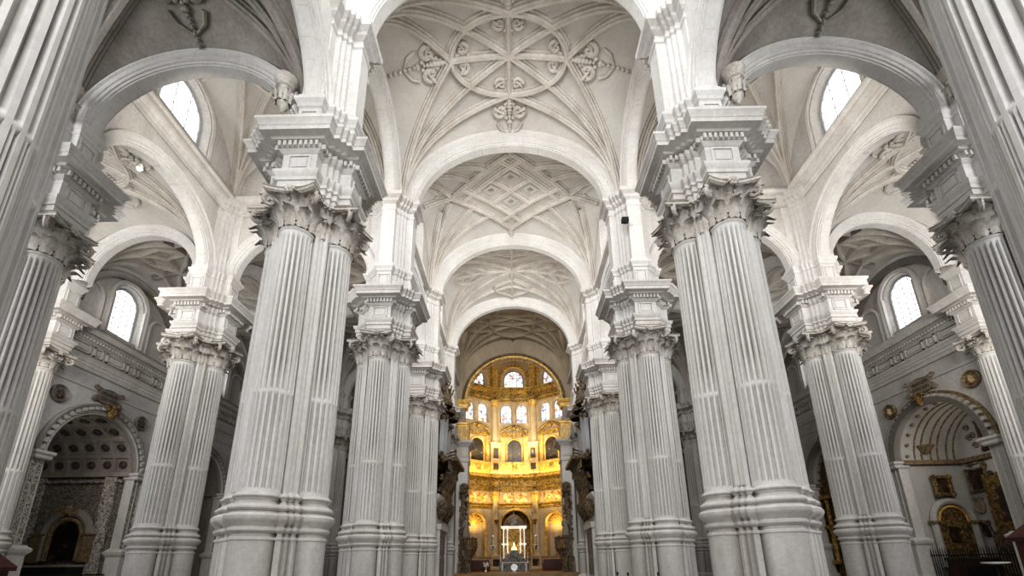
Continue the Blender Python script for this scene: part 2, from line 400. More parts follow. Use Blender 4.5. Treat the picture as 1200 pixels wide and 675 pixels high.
def make_pier(label, upper=True):
    t = thing('clustered_pier', label, 'pier')
    MB().sweep(PL_ROUND, PED_PROF).obj('pedestal', 'moulding', t)
    MB().sweep(PL_ROUND, [(o - .02, z) for o, z in BASE_PROF]).obj('base', 'moulding', t)
    MB().sweep(PL_CORE, [(0, 3.4), (0, 13.9)]).obj('core', 'shaft', t)
    sh = half_shaft(3.6, 12.5); cp = capital_side(12.46, 13.9)
    for k in range(4):
        rotz(sh, k).obj('half_column', 'shaft', t, ang=40)
        rotz(cp, k).obj('capital', 'carve', t, ang=50)
    cl = MB()
    for k in range(4):
        m = MB()
        for (x, y) in ((.95, .74), (.86, .86), (.74, .95)):
            leaf(m, (x - .05, y - .05, 12.5), (1, 1, 0), (0, 0, 1), .3, .6, .4); leaf(m, (x - .05, y - .05, 12.8), (1, 1, 0), (0, 0, 1), .3, .8, .45)
        cl.join(rotz(m, k))
    cl.sweep(PL_CORE, [(0, 13.7), (.16, 13.75), (.16, 13.9)])
    cl.obj('corner_capital', 'carve', t, ang=50)
    e = MB().sweep(PL_ENT, ARCH_PROF).obj('architrave', 'moulding', t)
    f = MB().sweep(PL_ENT, FRI_PROF).obj('frieze', 'stone', t)
    for k in range(4):
        rotz(frame_rect(MB(), 0, .4, 14.86, 15.52, 1.5), k).obj('panel', 'stone', f, smooth=False)
    c = MB().sweep(PL_ENT, COR_PROF).obj('cornice', 'moulding', t)
    dentils(MB(), PL_ENT, .14, 15.70, 15.90).obj('dentil_course', 'moulding', c, smooth=False)
    b = MB().sweep(PL_BLK, BLK_PROF).obj('plinth_block', 'stone', t)
    for k in range(4):
        rotz(frame_rect(MB(), 0, .34, 16.95, 17.8, 1.33), k).obj('panel', 'stone', b, smooth=False)
    if upper:
        MB().sweep(PL_ENT, UP_PROF[:8]).obj('upper_pier', 'stone', t)
        MB().sweep(PL_ENT, UP_PROF[7:]).obj('upper_cornice', 'moulding', t)
    return t

pier = None
for sg in (-1, 1):
    for k in range(5):
        lb = 'white fluted clustered pier, %s nave side, %s' % (SIDE[sg], ['nearest the camera and cut by the frame', 'with the largest capital in view', 'second in depth behind the largest', 'narrow one beside the organ', 'last one before the golden chancel'][k])
        if pier is None: pier = make_pier(lb); o = pier
        else: o = copy_tree(pier)
        o['label'] = lb; o['group'] = 'clustered piers of the nave'; o.location = (sg * NX, Y[k] - (.12 if k == 0 else 0), 0)
    for k in (1, 2, 3, 4):
        o = copy_tree(pier); o.location = (sg * AX, Y[k], 0); o['group'] = 'clustered piers of the aisles'
        o['label'] = 'fluted clustered pier between the %s aisles, %s' % (SIDE[sg], ['cut off behind the nearest nave pier', 'standing beside the domed chapel arch' if sg > 0 else 'standing beside the coffered chapel arch', 'third in depth, mostly behind a nave pier', 'last in depth'][k - 1])

# ------------------------------------------------------------------ arches and spandrels
def arch_profile(w, d):
    h = [(0, .62 * w), (.05, .64 * w), (.05, .80 * w), (.14, .84 * w), (.14, w), (.48 * d, w), (.5 * d, w + .05), (.86 * d, w + .05), (.92 * d, w + .13), (d, w + .15)]
    return [(r, -x) for r, x in h[::-1]] + h
def arch(mb, axis, c, zs, a, b, w=.75, d=.8, n=28, prof=None):
    """axis 'x': spans along x. c=(x,y)"""
    prof = prof or arch_profile(w, d); rows = []
    for i in range(n + 1):
        t = PI * i / n; row = []
        for r, q in prof:
            u = -(a + r) * math.cos(t); z = zs + (b + r) * math.sin(t)
            row.append((c[0] + u, c[1] + q, z) if axis == 'x' else (c[0] + q, c[1] + u, z))
        rows.append(row)
    mb.grid(rows, True); return mb
def beads(mb, axis, c, zs, a, b, q, n, r=.07):
    for i in range(n):
        t = PI * (i + .5) / n; u = -a * math.cos(t); z = zs + b * math.sin(t)
        p = (c[0] + u, c[1] + q, z) if axis == 'x' else (c[0] + q, c[1] + u, z)
        mb.sphere(p, r, 6)
    return mb
def spandrel(mb, axis, pos, th, u0, u1, z1, uc, a, b, zs, n=24, z0=None):
    us = sorted(set([u0, u1] + [uc - (a + .2) * math.cos(PI * i / n) for i in range(n + 1) if u0 <= uc - (a + .2) * math.cos(PI * i / n) <= u1]))
    for s in (-th / 2, th / 2):
        lo, hi = [], []
        for u in us:
            k = 1 - ((u - uc) / (a + .2)) ** 2
            z = zs + (b + .2) * math.sqrt(max(0, k)); 
            P = (lambda u, z: (u, pos + s, z)) if axis == 'x' else (lambda u, z: (pos + s, u, z))
            lo.append(P(u, z)); hi.append(P(u, z1))
        mb.grid([lo, hi])
    return mb

def head(uc, hw, zs, zsp, n=14):
    return [(uc - hw, zs)] + [(uc - hw * math.cos(PI * i / n), zsp + hw * math.sin(PI * i / n)) for i in range(n + 1)] + [(uc + hw, zs)]
def wall_window(mb, P, u0, u1, z0, z1, uc, hw, zs, zsp, dep, splay=.35):
    """P(u, depth, z); face at depth 0, splayed reveal to depth dep"""
    H = hw + splay
    q = lambda a, b, c, d: mb.poly([P(a, 0, c), P(b, 0, c), P(b, 0, d), P(a, 0, d)])
    q(u0, uc - H, z0, z1); q(uc + H, u1, z0, z1)
    if zs > z0: q(uc - H, uc + H, z0, zs)
    hd = head(uc, H, zs, zsp)[1:-1]
    mb.grid([[P(u, 0, z) for u, z in hd], [P(u, 0, z1) for u, z in hd]])
    mb.grid([[P(u, 0, z) for u, z in head(uc, H, zs, zsp)], [P(u, dep, z) for u, z in head(uc, hw, zs + .12, zsp)]])
    mb.poly([P(uc - H, 0, zs), P(uc + H, 0, zs), P(uc + hw, dep, zs + .12), P(uc - hw, dep, zs + .12)])
    return mb
WN = [0]
def make_window(P, uc, hw, zs, zsp, dep, label, glass='sky', bars=(2, 5), fr=.1):
    WN[0] += 1
    hd = head(uc, hw, zs + .12, zsp)
    f = MB(); f.tube([P(u, dep - .03, z) for u, z in hd] + [P(hd[0][0], dep - .03, hd[0][1])], fr, 6)
    top = zsp + hw
    for i in range(1, bars[0] + 1):
        u = uc - hw + 2 * hw * i / (bars[0] + 1); zt = zsp + math.sqrt(max(0, hw * hw - (u - uc) ** 2))
        f.tube([P(u, dep - .03, zs + .12), P(u, dep - .03, zt)], .035, 4)
    for i in range(1, bars[1] + 1):
        z = zs + (top - zs) * i / (bars[1] + 1); w = hw if z < zsp else math.sqrt(max(.01, hw * hw - (z - zsp) ** 2))
        f.tube([P(uc - w, dep - .03, z), P(uc + w, dep - .03, z)], .035, 4)
    o = f.obj('window_%d' % WN[0], 'lead', kind='structure', label=label, cat='window')
    MB().poly([P(u, dep, z) for u, z in hd]).obj('pane', glass, o, smooth=False)
    return o

def low_a(x0, x1): return (x1 - x0) / 2 - 1.38
# nave transverse arches
for k in (1, 2, 3, 4):
    t = thing('transverse_arch', 'broad pale round arch spanning the nave, %s' % ['at the top edge of the photo', 'in front of the diamond patterned vault', 'in front of the almond patterned vault', 'in front of the tan vault by the chancel'][k - 1], 'arch', group='round arches across the nave')
    arch(MB(), 'x', (0, Y[k]), SP_HIGH, 5.92, 4.9, .43, 1.1, 40).obj('arch_ring', 'stone', t)
    for s in (-1, 1):
        beads(MB(), 'x', (0, Y[k]), SP_HIGH, 7.0, 5.98, s * .5, 110, .085).obj('bead_moulding', 'carve', t)
    spandrel(MB(), 'x', Y[k], .76, -7.2, 7.2, 31.0, 0, 6.7, 5.7, SP_HIGH).obj('spandrel', 'stone', t)
wall = {}
for sg in (-1, 1):
    S = SIDE[sg]
    # arcade between nave and inner aisle
    for k in range(5):
        cy = (Y[k] + Y[k + 1]) / 2; a = low_a(Y[k], Y[k + 1]); bn = ['nearest bay', 'crossing bay', 'bay behind the crossing', 'organ bay', 'chancel bay'][k]
        if k == 1:
            t = thing('arcade_arch', 'tall round arch opening from the crossing into the %s transept' % S, 'arch')
            arch(MB(), 'y', (sg * NX, cy), SP_HIGH, a, 3.7, .4, .7).obj('arch_ring', 'stone', t)
            spandrel(MB(), 'y', sg * NX, .7, Y[k], Y[k + 1], 31.0, cy, a + .5, 4.2, SP_HIGH).obj('spandrel', 'stone', t)
        else:
            t = thing('arcade_arch', 'round arcade arch between nave and %s inner aisle, %s' % (S, bn), 'arch', group='low arches of the nave arcade')
            arch(MB(), 'y', (sg * NX, cy), SP_LOW, a, 3.1, .38, .6).obj('arch_ring', 'stone', t)
            spandrel(MB(), 'y', sg * NX, .7, Y[k], Y[k + 1], 22.9 if k else 31.0, cy, a + .4, 3.5, SP_LOW).obj('spandrel', 'stone', t)
        if k >= 2:
            w = MB(); P = lambda u, d, z: (sg * (NX - .4 + d), u, z)
            wall_window(w, P, Y[k], Y[k + 1], 22.9, 30.6, cy, 1.25, 24.6, 26.6, 1.0)
            wo = w.obj('wall_%s_clerestory' % S, 'wall', kind='structure', label='clerestory wall above the %s nave arcade, %s' % (S, bn), cat='wall')
            MB().box(*sorted((sg * (NX - .4), sg * (NX - .75))), Y[k], Y[k + 1], 23.05, 23.4).obj('cornice', 'moulding', wo)
            make_window(P, cy, 1.25, 24.6, 26.6, .9, 'bright clerestory window high on the %s of the nave, %s' % (S, bn))
    # between inner and outer aisle
    for k in (0, 1, 2, 3):
        cy = (Y[k] + Y[k + 1]) / 2; a = low_a(Y[k], Y[k + 1]); bn = ['nearest bay', 'transept bay', 'chapel bay', 'far bay'][k]
        t = thing('arcade_arch', 'round arch between the two %s aisles, %s' % (S, bn), 'arch', group='arches between the aisles')
        arch(MB(), 'y', (sg * AX, cy), SP_LOW, a, 3.1, .38, .6).obj('arch_ring', 'stone', t)
        spandrel(MB(), 'y', sg * AX, .7, Y[k], Y[k + 1], 23.0, cy, a + .4, 3.5, SP_LOW).obj('spandrel', 'wall', t)
        if k == 1:
            w = MB(); P = lambda u, d, z: (sg * (AX - .4 + d), u, z)
            wall_window(w, P, Y[k], Y[k + 1], 23.0, 31.5, cy, 1.5, 23.95, 26.35, .55, .3)
            wo = w.obj('wall_%s_transept' % S, 'wall', kind='structure', label='upper wall of the %s transept around its bright window' % S, cat='wall')
            cp = [(0, 22.75), (.08, 22.8), (.08, 23.0), (.14, 23.04), (.14, 23.14), (.3, 23.3), (.5, 23.34), (.5, 23.52), (.56, 23.6), (.62, 23.7), (.62, 23.82), (0, 23.86)]
            MB().grid([[(sg * (AX - .4 - d), yy, z) for d, z in cp] for yy in (Y[1], Y[2])]).obj('cornice', 'moulding', wo)
            hd = head(cy, 2.0, 23.9, 26.35)
            MB().tube([P(u, -.02, z) for u, z in hd], .14, 6).obj('window_surround', 'moulding', wo)
            make_window(P, cy, 1.5, 23.95, 26.35, .5, 'glaring round headed window high in the %s transept' % S)
    # transverse arches of the inner aisle
    x0, x1 = NX, AX; cx = sg * (x0 + x1) / 2; a = low_a(x0, x1)
    for k in (1, 2, 3, 4):
        t = thing('transverse_arch', 'round arch across the %s inner aisle, %s' % (S, ['nearest the camera', 'far side of the transept', 'third in depth', 'farthest'][k - 1]), 'arch', group='arches across the inner aisles')
        arch(MB(), 'x', (cx, Y[k]), SP_LOW, a, 3.4, .37, .6).obj('arch_ring', 'stone', t)
        spandrel(MB(), 'x', Y[k], .7, min(sg * x0, sg * x1), max(sg * x0, sg * x1), 31.0 if k < 3 else 24, cx, a + .4, 3.8, SP_LOW).obj('spandrel', 'wall', t)
        if k == 2:
            cp = [(0, 22.75), (.08, 22.8), (.08, 23.0), (.14, 23.04), (.14, 23.14), (.3, 23.3), (.5, 23.34), (.5, 23.52), (.56, 23.6), (.62, 23.7), (.62, 23.82), (0, 23.86)]
            MB().grid([[(xx, Y[k] - .4 - d, z) for d, z in cp] for xx in (sg * x0, sg * x1)]).obj('cornice', 'moulding', t)
    x0, x1 = AX, WX; cx = sg * (x0 + x1 - .4) / 2; a = (x1 - x0 - .4) / 2 - 1.2
    for k in (1, 2, 3, 4):
        t = thing('transverse_arch', 'round arch across the %s outer aisle, %s' % (S, ['nearest the camera', 'second in depth', 'third in depth', 'farthest'][k - 1]), 'arch', group='arches across the outer aisles')
        arch(MB(), 'x', (cx, Y[k]), SP_LOW, a, 3.25, .36, .6).obj('arch_ring', 'stone', t)
        spandrel(MB(), 'x', Y[k], .7, min(sg * x0, sg * x1), max(sg * x0, sg * x1), 24, cx, a + .4, 3.65, SP_LOW).obj('spandrel', 'wall', t)

# ------------------------------------------------------------------ vaults
class Bay:
    def __init__(s, cx, cy, a, b, zs, ht, hl, hc): s.__dict__.update(cx=cx, cy=cy, a=a, b=b, zs=zs, ht=ht, hl=hl, hc=hc)
    def z(s, X, Yy):
        X = max(-1, min(1, X)); Yy = max(-1, min(1, Yy)); A, B = X * X, Yy * Yy
        h = s.hc ** 2 - (s.hc ** 2 - s.hl ** 2) * A - (s.hc ** 2 - s.ht ** 2) * B + (s.hc ** 2 - s.ht ** 2 - s.hl ** 2) * A * B
        return s.zs + math.sqrt(max(0, h))
    def p(s, X, Yy, d=0):
        v = Vector((s.cx + X * s.a, s.cy + Yy * s.b, s.z(X, Yy)))
        return v + s.n(X, Yy) * d if d else v
    def n(s, X, Yy):
        e = .002; X = max(-.995, min(.995, X)); Yy = max(-.995, min(.995, Yy))
        dx = Vector((2 * e * s.a, 0, s.z(X + e, Yy) - s.z(X - e, Yy))); dy = Vector((0, 2 * e * s.b, s.z(X, Yy + e) - s.z(X, Yy - e)))
        return -(dx.cross(dy)).normalized()
def densify(pl, step=.09):
    out = []
    for (x0, y0), (x1, y1) in zip(pl, pl[1:]):
        k = max(1, int(math.hypot(x1 - x0, y1 - y0) / step))
        if abs(x0) > .99 and abs(y0) > .99: out += [(x0 + (x1 - x0) * t, y0 + (y1 - y0) * t) for t in ((i / (k + 6)) ** 2 for i in range(k + 6))]
        else: out += [(x0 + (x1 - x0) * i / k, y0 + (y1 - y0) * i / k) for i in range(k)]
    return out + [pl[-1]]
RIBP = [(-.27, -.03), (-.26, .10), (-.17, .12), (-.16, .26), (-.09, .30), (-.07, .40), (.07, .40), (.09, .30), (.16, .26), (.17, .12), (.26, .10), (.27, -.03)]
def rib(bay, pl, sc=1.0):
    mb = MB(); pl = densify(pl); P = [bay.p(*q) for q in pl]; rows = []
    for i, q in enumerate(pl):
        t = (P[min(i + 1, len(P) - 1)] - P[max(i - 1, 0)]).normalized(); n = bay.n(*q); sd = t.cross(n)
        if sd.length < 1e-4: sd = t.orthogonal()
        sd.normalize()
        rows.append([P[i] + sd * s * sc + n * d * sc for s, d in RIBP])
    mb.grid(rows); return mb
def corner_pt(sx, sy): return (sx * .998, sy * .998)
def sym4(fn):
    for sx in (-1, 1):
        for sy in (-1, 1): yield fn(sx, sy)
def circle(rx, ry, cx=0, cy=0, n=40, a0=0, a1=2 * PI): return [(cx + rx * math.cos(a0 + (a1 - a0) * i / n), cy + ry * math.sin(a0 + (a1 - a0) * i / n)) for i in range(n + 1)]
def boss(bay, X, Yy, r=.4):
    mb = MB(); c = bay.p(X, Yy); n = bay.n(X, Yy); u = n.orthogonal().normalized(); v = n.cross(u)
    prof = [(r, -.05), (r * .95, .16), (r * .75, .26), (r * .7, .2), (r * .45, .24), (r * .4, .34), (r * .15, .4), (.01, .4)]
    rows = [[c + (u * math.cos(2 * PI * k / 16) + v * math.sin(2 * PI * k / 16)) * rr * (1 + .1 * math.cos(8 * PI * k / 8)) + n * h for k in range(16)] for rr, h in prof]
    mb.grid(rows, True); return mb
def scroll_ornament(bay, X, Yy, dx, dy, size, heart=True):
    """acanthus scrolls in the vault web; (dx,dy) is the stem direction in metres"""
    mb = MB(); d = Vector((dx, dy)).normalized(); s = Vector((-d.y, d.x))
    def m(al, ac, off=.1):
        q = d * al * size + s * ac * size
        return bay.p(X + q.x / bay.a, Yy + q.y / bay.b, off)
    for k in (-1, 1):
        pts = [m(-.2, 0), m(.1, .12 * k), m(.38, .34 * k)]
        for i in range(15):
            a = 1.9 - i * .48; r = .30 * (1 - i / 17)
            pts.append(m(.42 + r * math.cos(a) - .12, k * (.36 + r * math.sin(a) * .95)))
        mb.tube(pts, [size * .07] * 3 + [size * (.115 - .004 * i) for i in range(15)], 6)
        for j in range(5):
            q = m(.05 + .17 * j, k * (.16 + .13 * math.sin(j * 1.1)), .14); mb.sphere(q, size * .085, 6)
        if heart:
            mb.tube([m(.75, .50 * k), m(1.0, .38 * k), m(1.2, .05 * k)], [size * .07, size * .06, size * .03], 6)
    for j in range(9):
        t = j / 8; mb.sphere(m(-.5 + 1.0 * t, .0, .16), size * (.06 + .07 * math.sin(t * PI)), 6)
        for k in (-1, 1): mb.sphere(m(-.5 + 1.0 * t, k * .12 * math.sin(t * PI + .3), .12), size * .05, 6)
    return mb
def bead_line(bay, pl, r=.1, off=.12):
    mb = MB()
    for q in densify(pl, .035): mb.sphere(bay.p(*q, off), r, 6)
    return mb

def make_vault(name, bay, label, mat, ribs, ribmat='vaultrib', rs=1.0, bosses=(), cat='vault', extra=None):
    t = thing(name, label, cat, kind='structure')
    n = 26; g = [math.sin(PI / 2 * (-1 + 2 * i / n)) for i in range(n + 1)]
    MB().grid([[bay.p(x, y) for x in g] for y in g]).obj('vault_web', mat, t, ang=80)
    for pl in ribs: rib(bay, pl, rs).obj('rib', ribmat, t, ang=40)
    for b in bosses: boss(bay, *b).obj('boss', ribmat, t)
    if extra: extra(t, bay, ribmat)
    return t
def nave_bay(k, hc=6.5): return Bay(0, (Y[k] + Y[k + 1]) / 2, NX - .42, 4.98 - .42, SP_HIGH - .05, 5.95, 4.9, hc)
C4 = [(sx, sy) for sx in (-1, 1) for sy in (-1, 1)]
# crossing: elliptical ring, diagonals, tiercerons, scroll hearts
def crossing_extra(t, bay, mat):
    for (x, y, dx, dy) in ((.48, 0, 1, 0), (-.48, 0, -1, 0), (0, .49, 0, 1), (0, -.49, 0, -1)):
        scroll_ornament(bay, x * 1.22, y * 1.22, dx, dy, 1.6).obj('heart_scroll_ornament', mat, t)
        scroll_ornament(bay, x * .92, y * .92, -dx, -dy, 1.35, False).obj('fleur_scroll_ornament', mat, t)
        e = .97; bead_line(bay, [(x * 1.62, y * 1.62), (e * (dx), e * (dy))], .12).obj('bead_stem', mat, t)
    for (x, y) in ((.48, 0), (-.48, 0), (0, .49), (0, -.49)):
        boss(bay, x, y, .3).obj('boss', mat, t)
ribs = [circle(.48, .49)]
for sx, sy in C4:
    c = corner_pt(sx, sy)
    ribs += [[c, (0, 0)], [c, (sx * .48, 0)], [c, (0, sy * .49)]]
for q in ((.48, 0), (-.48, 0), (0, .49), (0, -.49)): ribs.append([(0, 0), q])
make_vault('ceiling_crossing', nave_bay(1), 'ribbed nave vault with ring of ribs and scrolled hearts above the crossing', 'vault', ribs, bosses=[(0, 0, .42)], extra=crossing_extra)
# second nave bay: diamond net
def diamond_extra(t, bay, mat):
    V = [(.68, 0), (0, .84), (-.68, 0), (0, -.84)]
    for i in range(4):
        a, b = V[i], V[(i + 1) % 4]
        bead_line(bay, [(a[0] * 1.04, a[1] * 1.04), (b[0] * 1.04, b[1] * 1.04)], .11, .25).obj('bead_edge', mat, t)
        for f in (.33, .45, .55, .67): boss(bay, a[0] + (b[0] - a[0]) * f, a[1] + (b[1] - a[1]) * f, .26).obj('rosette', mat, t)
    for i in (-1, 1):
        for j in (-1, 1):
            u, v = i * .16, j * .16
            X, Yy = .68 * (u - v), .84 * (u + v)
            mb = MB(); D4 = ((1, 0), (0, 1), (-1, 0), (0, -1)); g = lambda s_, o: [bay.p(X + .68 * s_ * q[0], Yy + .84 * s_ * q[1], o) for q in D4]
            mb.grid([g(.15, -.02), g(.15, .1), g(.115, .14), g(.11, .05)], True); mb.poly(g(.11, .05))
            mb.obj('diamond_panel', 'vault', t, smooth=False)
            m2 = MB(); m2.grid([g(.05, .04), g(.045, .16), g(.03, .1)], True); m2.poly(g(.03, .1)); m2.obj('carved_lozenge', 'vaultgrey', t, smooth=False)
    for s in (-1, 1):
        scroll_ornament(bay, s * .78, 0, s, 0, .7, False).obj('scroll_ornament', mat, t)
ribs = []
def dl(u, v): return (.68 * (u - v), .84 * (u + v))
for u in (-.5, .5): ribs += [[dl(u, -.5), dl(u, .5)], [dl(-.5, u), dl(.5, u)]]
for u in (-.32, 0, .32): ribs += [[dl(u, -.32), dl(u, .32)], [dl(-.32, u), dl(.32, u)]]
for u in (-.32, .32):
    for v in (-.32, .32): ribs += [[dl(u, v), dl(u, v * 1.56)], [dl(u, v), dl(u * 1.56, v)]]
for sx, sy in C4:
    c = corner_pt(sx, sy)
    ribs += [[c, (sx * .68, sy * .06)], [c, (sx * .45, sy * .30)], [c, (sx * .26, sy * .52)], [c, (sx * .80, sy * .2)]]
ribs += [[(0, .84), (0, .98)], [(0, -.84), (0, -.98)], [(.68, 0), (.97, 0)], [(-.68, 0), (-.97, 0)]]
make_vault('ceiling_nave_diamond', nave_bay(2), 'nave vault with a diamond net of coffers and rosettes behind the crossing', 'vault', ribs, bosses=[(0, 0, .36)], extra=diamond_extra)
# third: almond petals
ribs = [[(-.97, 0), (.97, 0)], [(0, -.98), (0, .98)]]
for sx, sy in C4:
    c = corner_pt(sx, sy); ribs += [[c, (0, 0)], [c, (sx * .55, 0)], [c, (0, sy * .55)], [c, (sx * .62, sy * .3)]]
for dx, dy in ((1, 0), (-1, 0), (0, 1), (0, -1)):
    for s in (-1, 1):
        ribs.append([(dx * (.34 + .56 * i / 12) + dy * s * .26 * math.sin(PI * i / 12), dy * (.34 + .56 * i / 12) + dx * s * .28 * math.sin(PI * i / 12)) for i in range(13)])
make_vault('ceiling_nave_almond', nave_bay(3, 6.3), 'nave vault with almond shaped rib loops above the organ bay', 'vault', ribs, bosses=[(0, 0, .34), (0, -.55, .25), (0, .55, .25), (.55, 0, .25), (-.55, 0, .25)])
# fourth: tan hexagon net
ribs = []
for sx, sy in C4:
    c = corner_pt(sx, sy); ribs += [[c, (sx * .62, sy * .3)], [c, (sx * .34, sy * .42)], [c, (sx * .2, sy * .66)], [c, (sx * .78, sy * .1)],
        [(sx * .62, sy * .3), (sx * .34, sy * .42), (sx * .2, sy * .66), (0, sy * .78)], [(sx * .34, sy * .42), (0, sy * .2)], [(sx * .62, sy * .3), (sx * .4, 0)], [(sx * .34, sy * .42), (sx * .4, 0)], [(0, sy * .2), (sx * .4, 0)], [(sx * .62, sy * .3), (sx * .78, sy * .1), (sx * .95, 0)], [(0, sy * .78), (0, sy * .98)]]
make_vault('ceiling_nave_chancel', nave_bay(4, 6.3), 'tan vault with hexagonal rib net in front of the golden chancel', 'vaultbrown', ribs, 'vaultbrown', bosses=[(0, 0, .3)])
# transepts, near aisles, far aisles
for sg in (-1, 1):
    S = SIDE[sg]; cx = sg * (NX + AX) / 2
    ribs = []
    for sx, sy in C4:
        c = corner_pt(sx, sy); ribs += [[c, (0, 0)], [c, (sx * .5, 0)], [c, (0, sy * .5)]]
    ribs += [[(-.97, 0), (.97, 0)], [(0, -.97), (0, .97)], circle(.5, .5)]
    make_vault('ceiling_transept_%s' % S, Bay(cx, (Y[1] + Y[2]) / 2, 4.98, 4.56, SP_HIGH, 5.0, 5.0, 6.3), 'tall cream ribbed vault over the %s transept' % S, 'vault', ribs, bosses=[(0, 0, .35)])
    def near_extra(t, bay, mat):
        scroll_ornament(bay, 0, .5, 0, 1, 1.5).obj('heart_scroll_ornament', mat, t)
        bead_line(bay, [(0, .66), (0, .97)], .1).obj('bead_stem', mat, t)
        for sx in (-1, 1):
            c = (bay.cx + sx * 4.2, bay.cy + 3.85); m = MB()
            m.lathe((c[0], c[1], 18.3), [(.02, -.3), (.2, 0), (.24, .5), (.26, .8), (.34, .84), (.34, .9), (.28, .94), (.42, 1.2), (.44, 1.3), (.3, 1.32)], 14)
            for i in range(8):
                d = (math.cos(i * PI / 4), math.sin(i * PI / 4), 0); leaf(m, (c[0] + d[0] * .22, c[1] + d[1] * .22, 18.4), d, (0, 0, 1), .2, .5, .3)
            m.obj('rib_corbel', 'carve', t)
    ribs = []
    for sx, sy in C4:
        c = corner_pt(sx, sy); ribs += [[c, (0, 0)], [c, (sx * .42, 0)], [c, (0, sy * .42)]]
    ribs += [circle(.42, .42)]
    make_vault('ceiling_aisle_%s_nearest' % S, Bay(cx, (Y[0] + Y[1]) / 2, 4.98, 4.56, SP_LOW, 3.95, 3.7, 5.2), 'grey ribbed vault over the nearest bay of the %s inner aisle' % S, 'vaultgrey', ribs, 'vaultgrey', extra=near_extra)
    for k in (2, 3):
        def ex(t, bay, mat):
            for (x, y, dx, dy) in ((0, -.45, 0, -1), (0, .45, 0, 1)): scroll_ornament(bay, x, y, dx, dy, .9).obj('scroll_ornament', mat, t)
        make_vault('ceiling_aisle_%s_%s' % (S, ORD[k]), Bay(cx, (Y[k] + Y[k + 1]) / 2, 4.98, 4.56, SP_LOW, 3.95, 3.7, 4.8), 'low ribbed vault over the %s inner aisle, %s bay' % (S, ORD[k]), 'vaultgrey', ribs, 'vaultrib', bosses=[(0, 0, .3)], extra=ex if k == 2 else None)
    # outer aisle
    ox = sg * (AX + WX - .3) / 2
    for k in (1, 2, 3):
        bay = Bay(ox, (Y[k] + Y[k + 1]) / 2, (WX - AX - .4) / 2 - .1, 4.56, SP_LOW, 3.8, 3.7, 4.6)
        if k == 1:
            def ex(t, bay, mat):
                for (x, y, dx, dy) in ((.0, .4, 0, 1), (0, -.4, 0, -1), (.45, 0, 1, 0), (-.45, 0, -1, 0)):
                    scroll_ornament(bay, x, y, dx, dy, 1.25).obj('scroll_ornament', mat, t)
            rb = ribs
        else:
            rb = []
            for sx, sy in C4:
                c = corner_pt(sx, sy)
                rb += [[c, (sx * .62, sy * .62)], [(sx * .62, sy * .62), (sx * .3, sy * .66), (0, sy * .45)], [(sx * .62, sy * .62), (sx * .66, sy * .3), (sx * .45, 0)], [(sx * .62, sy * .62), (sx * .38, sy * .38), (0, sy * .45)], [(sx * .38, sy * .38), (sx * .45, 0)], [(0, sy * .45), (sx * .2, sy * .2), (sx * .45, 0)], [c, (0, sy * .72)], [c, (sx * .72, 0)], [(0, sy * .45), (0, sy * .9)], [(sx * .45, 0), (sx * .9, 0)]]
            ex = None
        make_vault('ceiling_outer_aisle_%s_%s' % (S, ORD[k]), bay, '%s ribbed vault over the %s outer aisle, %s bay' % ('scrolled' if k == 1 else 'star net', S, ['', 'transept', 'chapel', 'far'][k]), 'vault', rb, 'vaultrib', rs=.85, bosses=[(0, 0, .3)], extra=ex)

# ------------------------------------------------------------------ outer walls, chapels
CY = 29.1; CYF = 39.1
def side_plan(r, c, e):
    seq = [(-.2, -e)] + [(.28, -e)] + [(c + r * math.cos(math.radians(-64 + 128 * i / 10)), r * math.sin(math.radians(-64 + 128 * i / 10))) for i in range(11)] + [(.28, e), (-.2, e)]
    return seq
def make_wall_column(label):
    t = thing('wall_column', label, 'column')
    sp = side_plan(.66, .3, .85)
    MB().sweep(sp, [(o * .8, z) for o, z in PED_PROF]).obj('pedestal', 'moulding', t)
    MB().sweep(sp, [(o * .8 - .02, z) for o, z in BASE_PROF]).obj('base', 'moulding', t)
    MB().box(-.2, .24, -.8, .8, 3.4, 13.9).obj('pilaster', 'stone', t)
    half_shaft(3.6, 12.7, .58, .53, .3, 9).obj('half_column', 'shaft', t)
    capital_side(12.66, 13.9, .52, .3).obj('capital', 'carve', t, ang=50)
    pe = [(-.2, -.8), (.3, -.8), (.3, -.6), (.95, -.6), (.95, .6), (.3, .6), (.3, .8), (-.2, .8)]
    MB().sweep(pe, ARCH_PROF).obj('architrave', 'moulding', t)
    f = MB().sweep(pe, FRI_PROF).obj('frieze', 'stone', t)
    frame_rect(MB(), 0, .4, 14.86, 15.52, .95).obj('panel', 'stone', f, smooth=False)
    c = MB().sweep(pe, COR_PROF).obj('cornice', 'moulding', t)
    dentils(MB(), pe, .14, 15.70, 15.90).obj('dentil_course', 'moulding', c, smooth=False)
    b = MB().sweep(pe, BLK_PROF).obj('plinth_block', 'stone', t)
    frame_rect(MB(), 0, .36, 16.95, 17.8, .84).obj('panel', 'stone', b, smooth=False)
    return t
wc = None
for sg in (-1, 1):
    for k in (2, 3, 4):
        lb = 'fluted half column on the %s outer wall, %s' % (SIDE[sg], ['on the near side of the large chapel arch', 'on the far side of the large chapel arch', 'beyond the second chapel arch'][k - 2])
        o = make_wall_column(lb) if wc is None else copy_tree(wc)
        wc = wc or o; o['label'] = lb; o['group'] = 'half columns of the outer walls'
        o.location = (sg * WX, Y[k], 0); o.rotation_euler.z = 0 if sg < 0 else PI

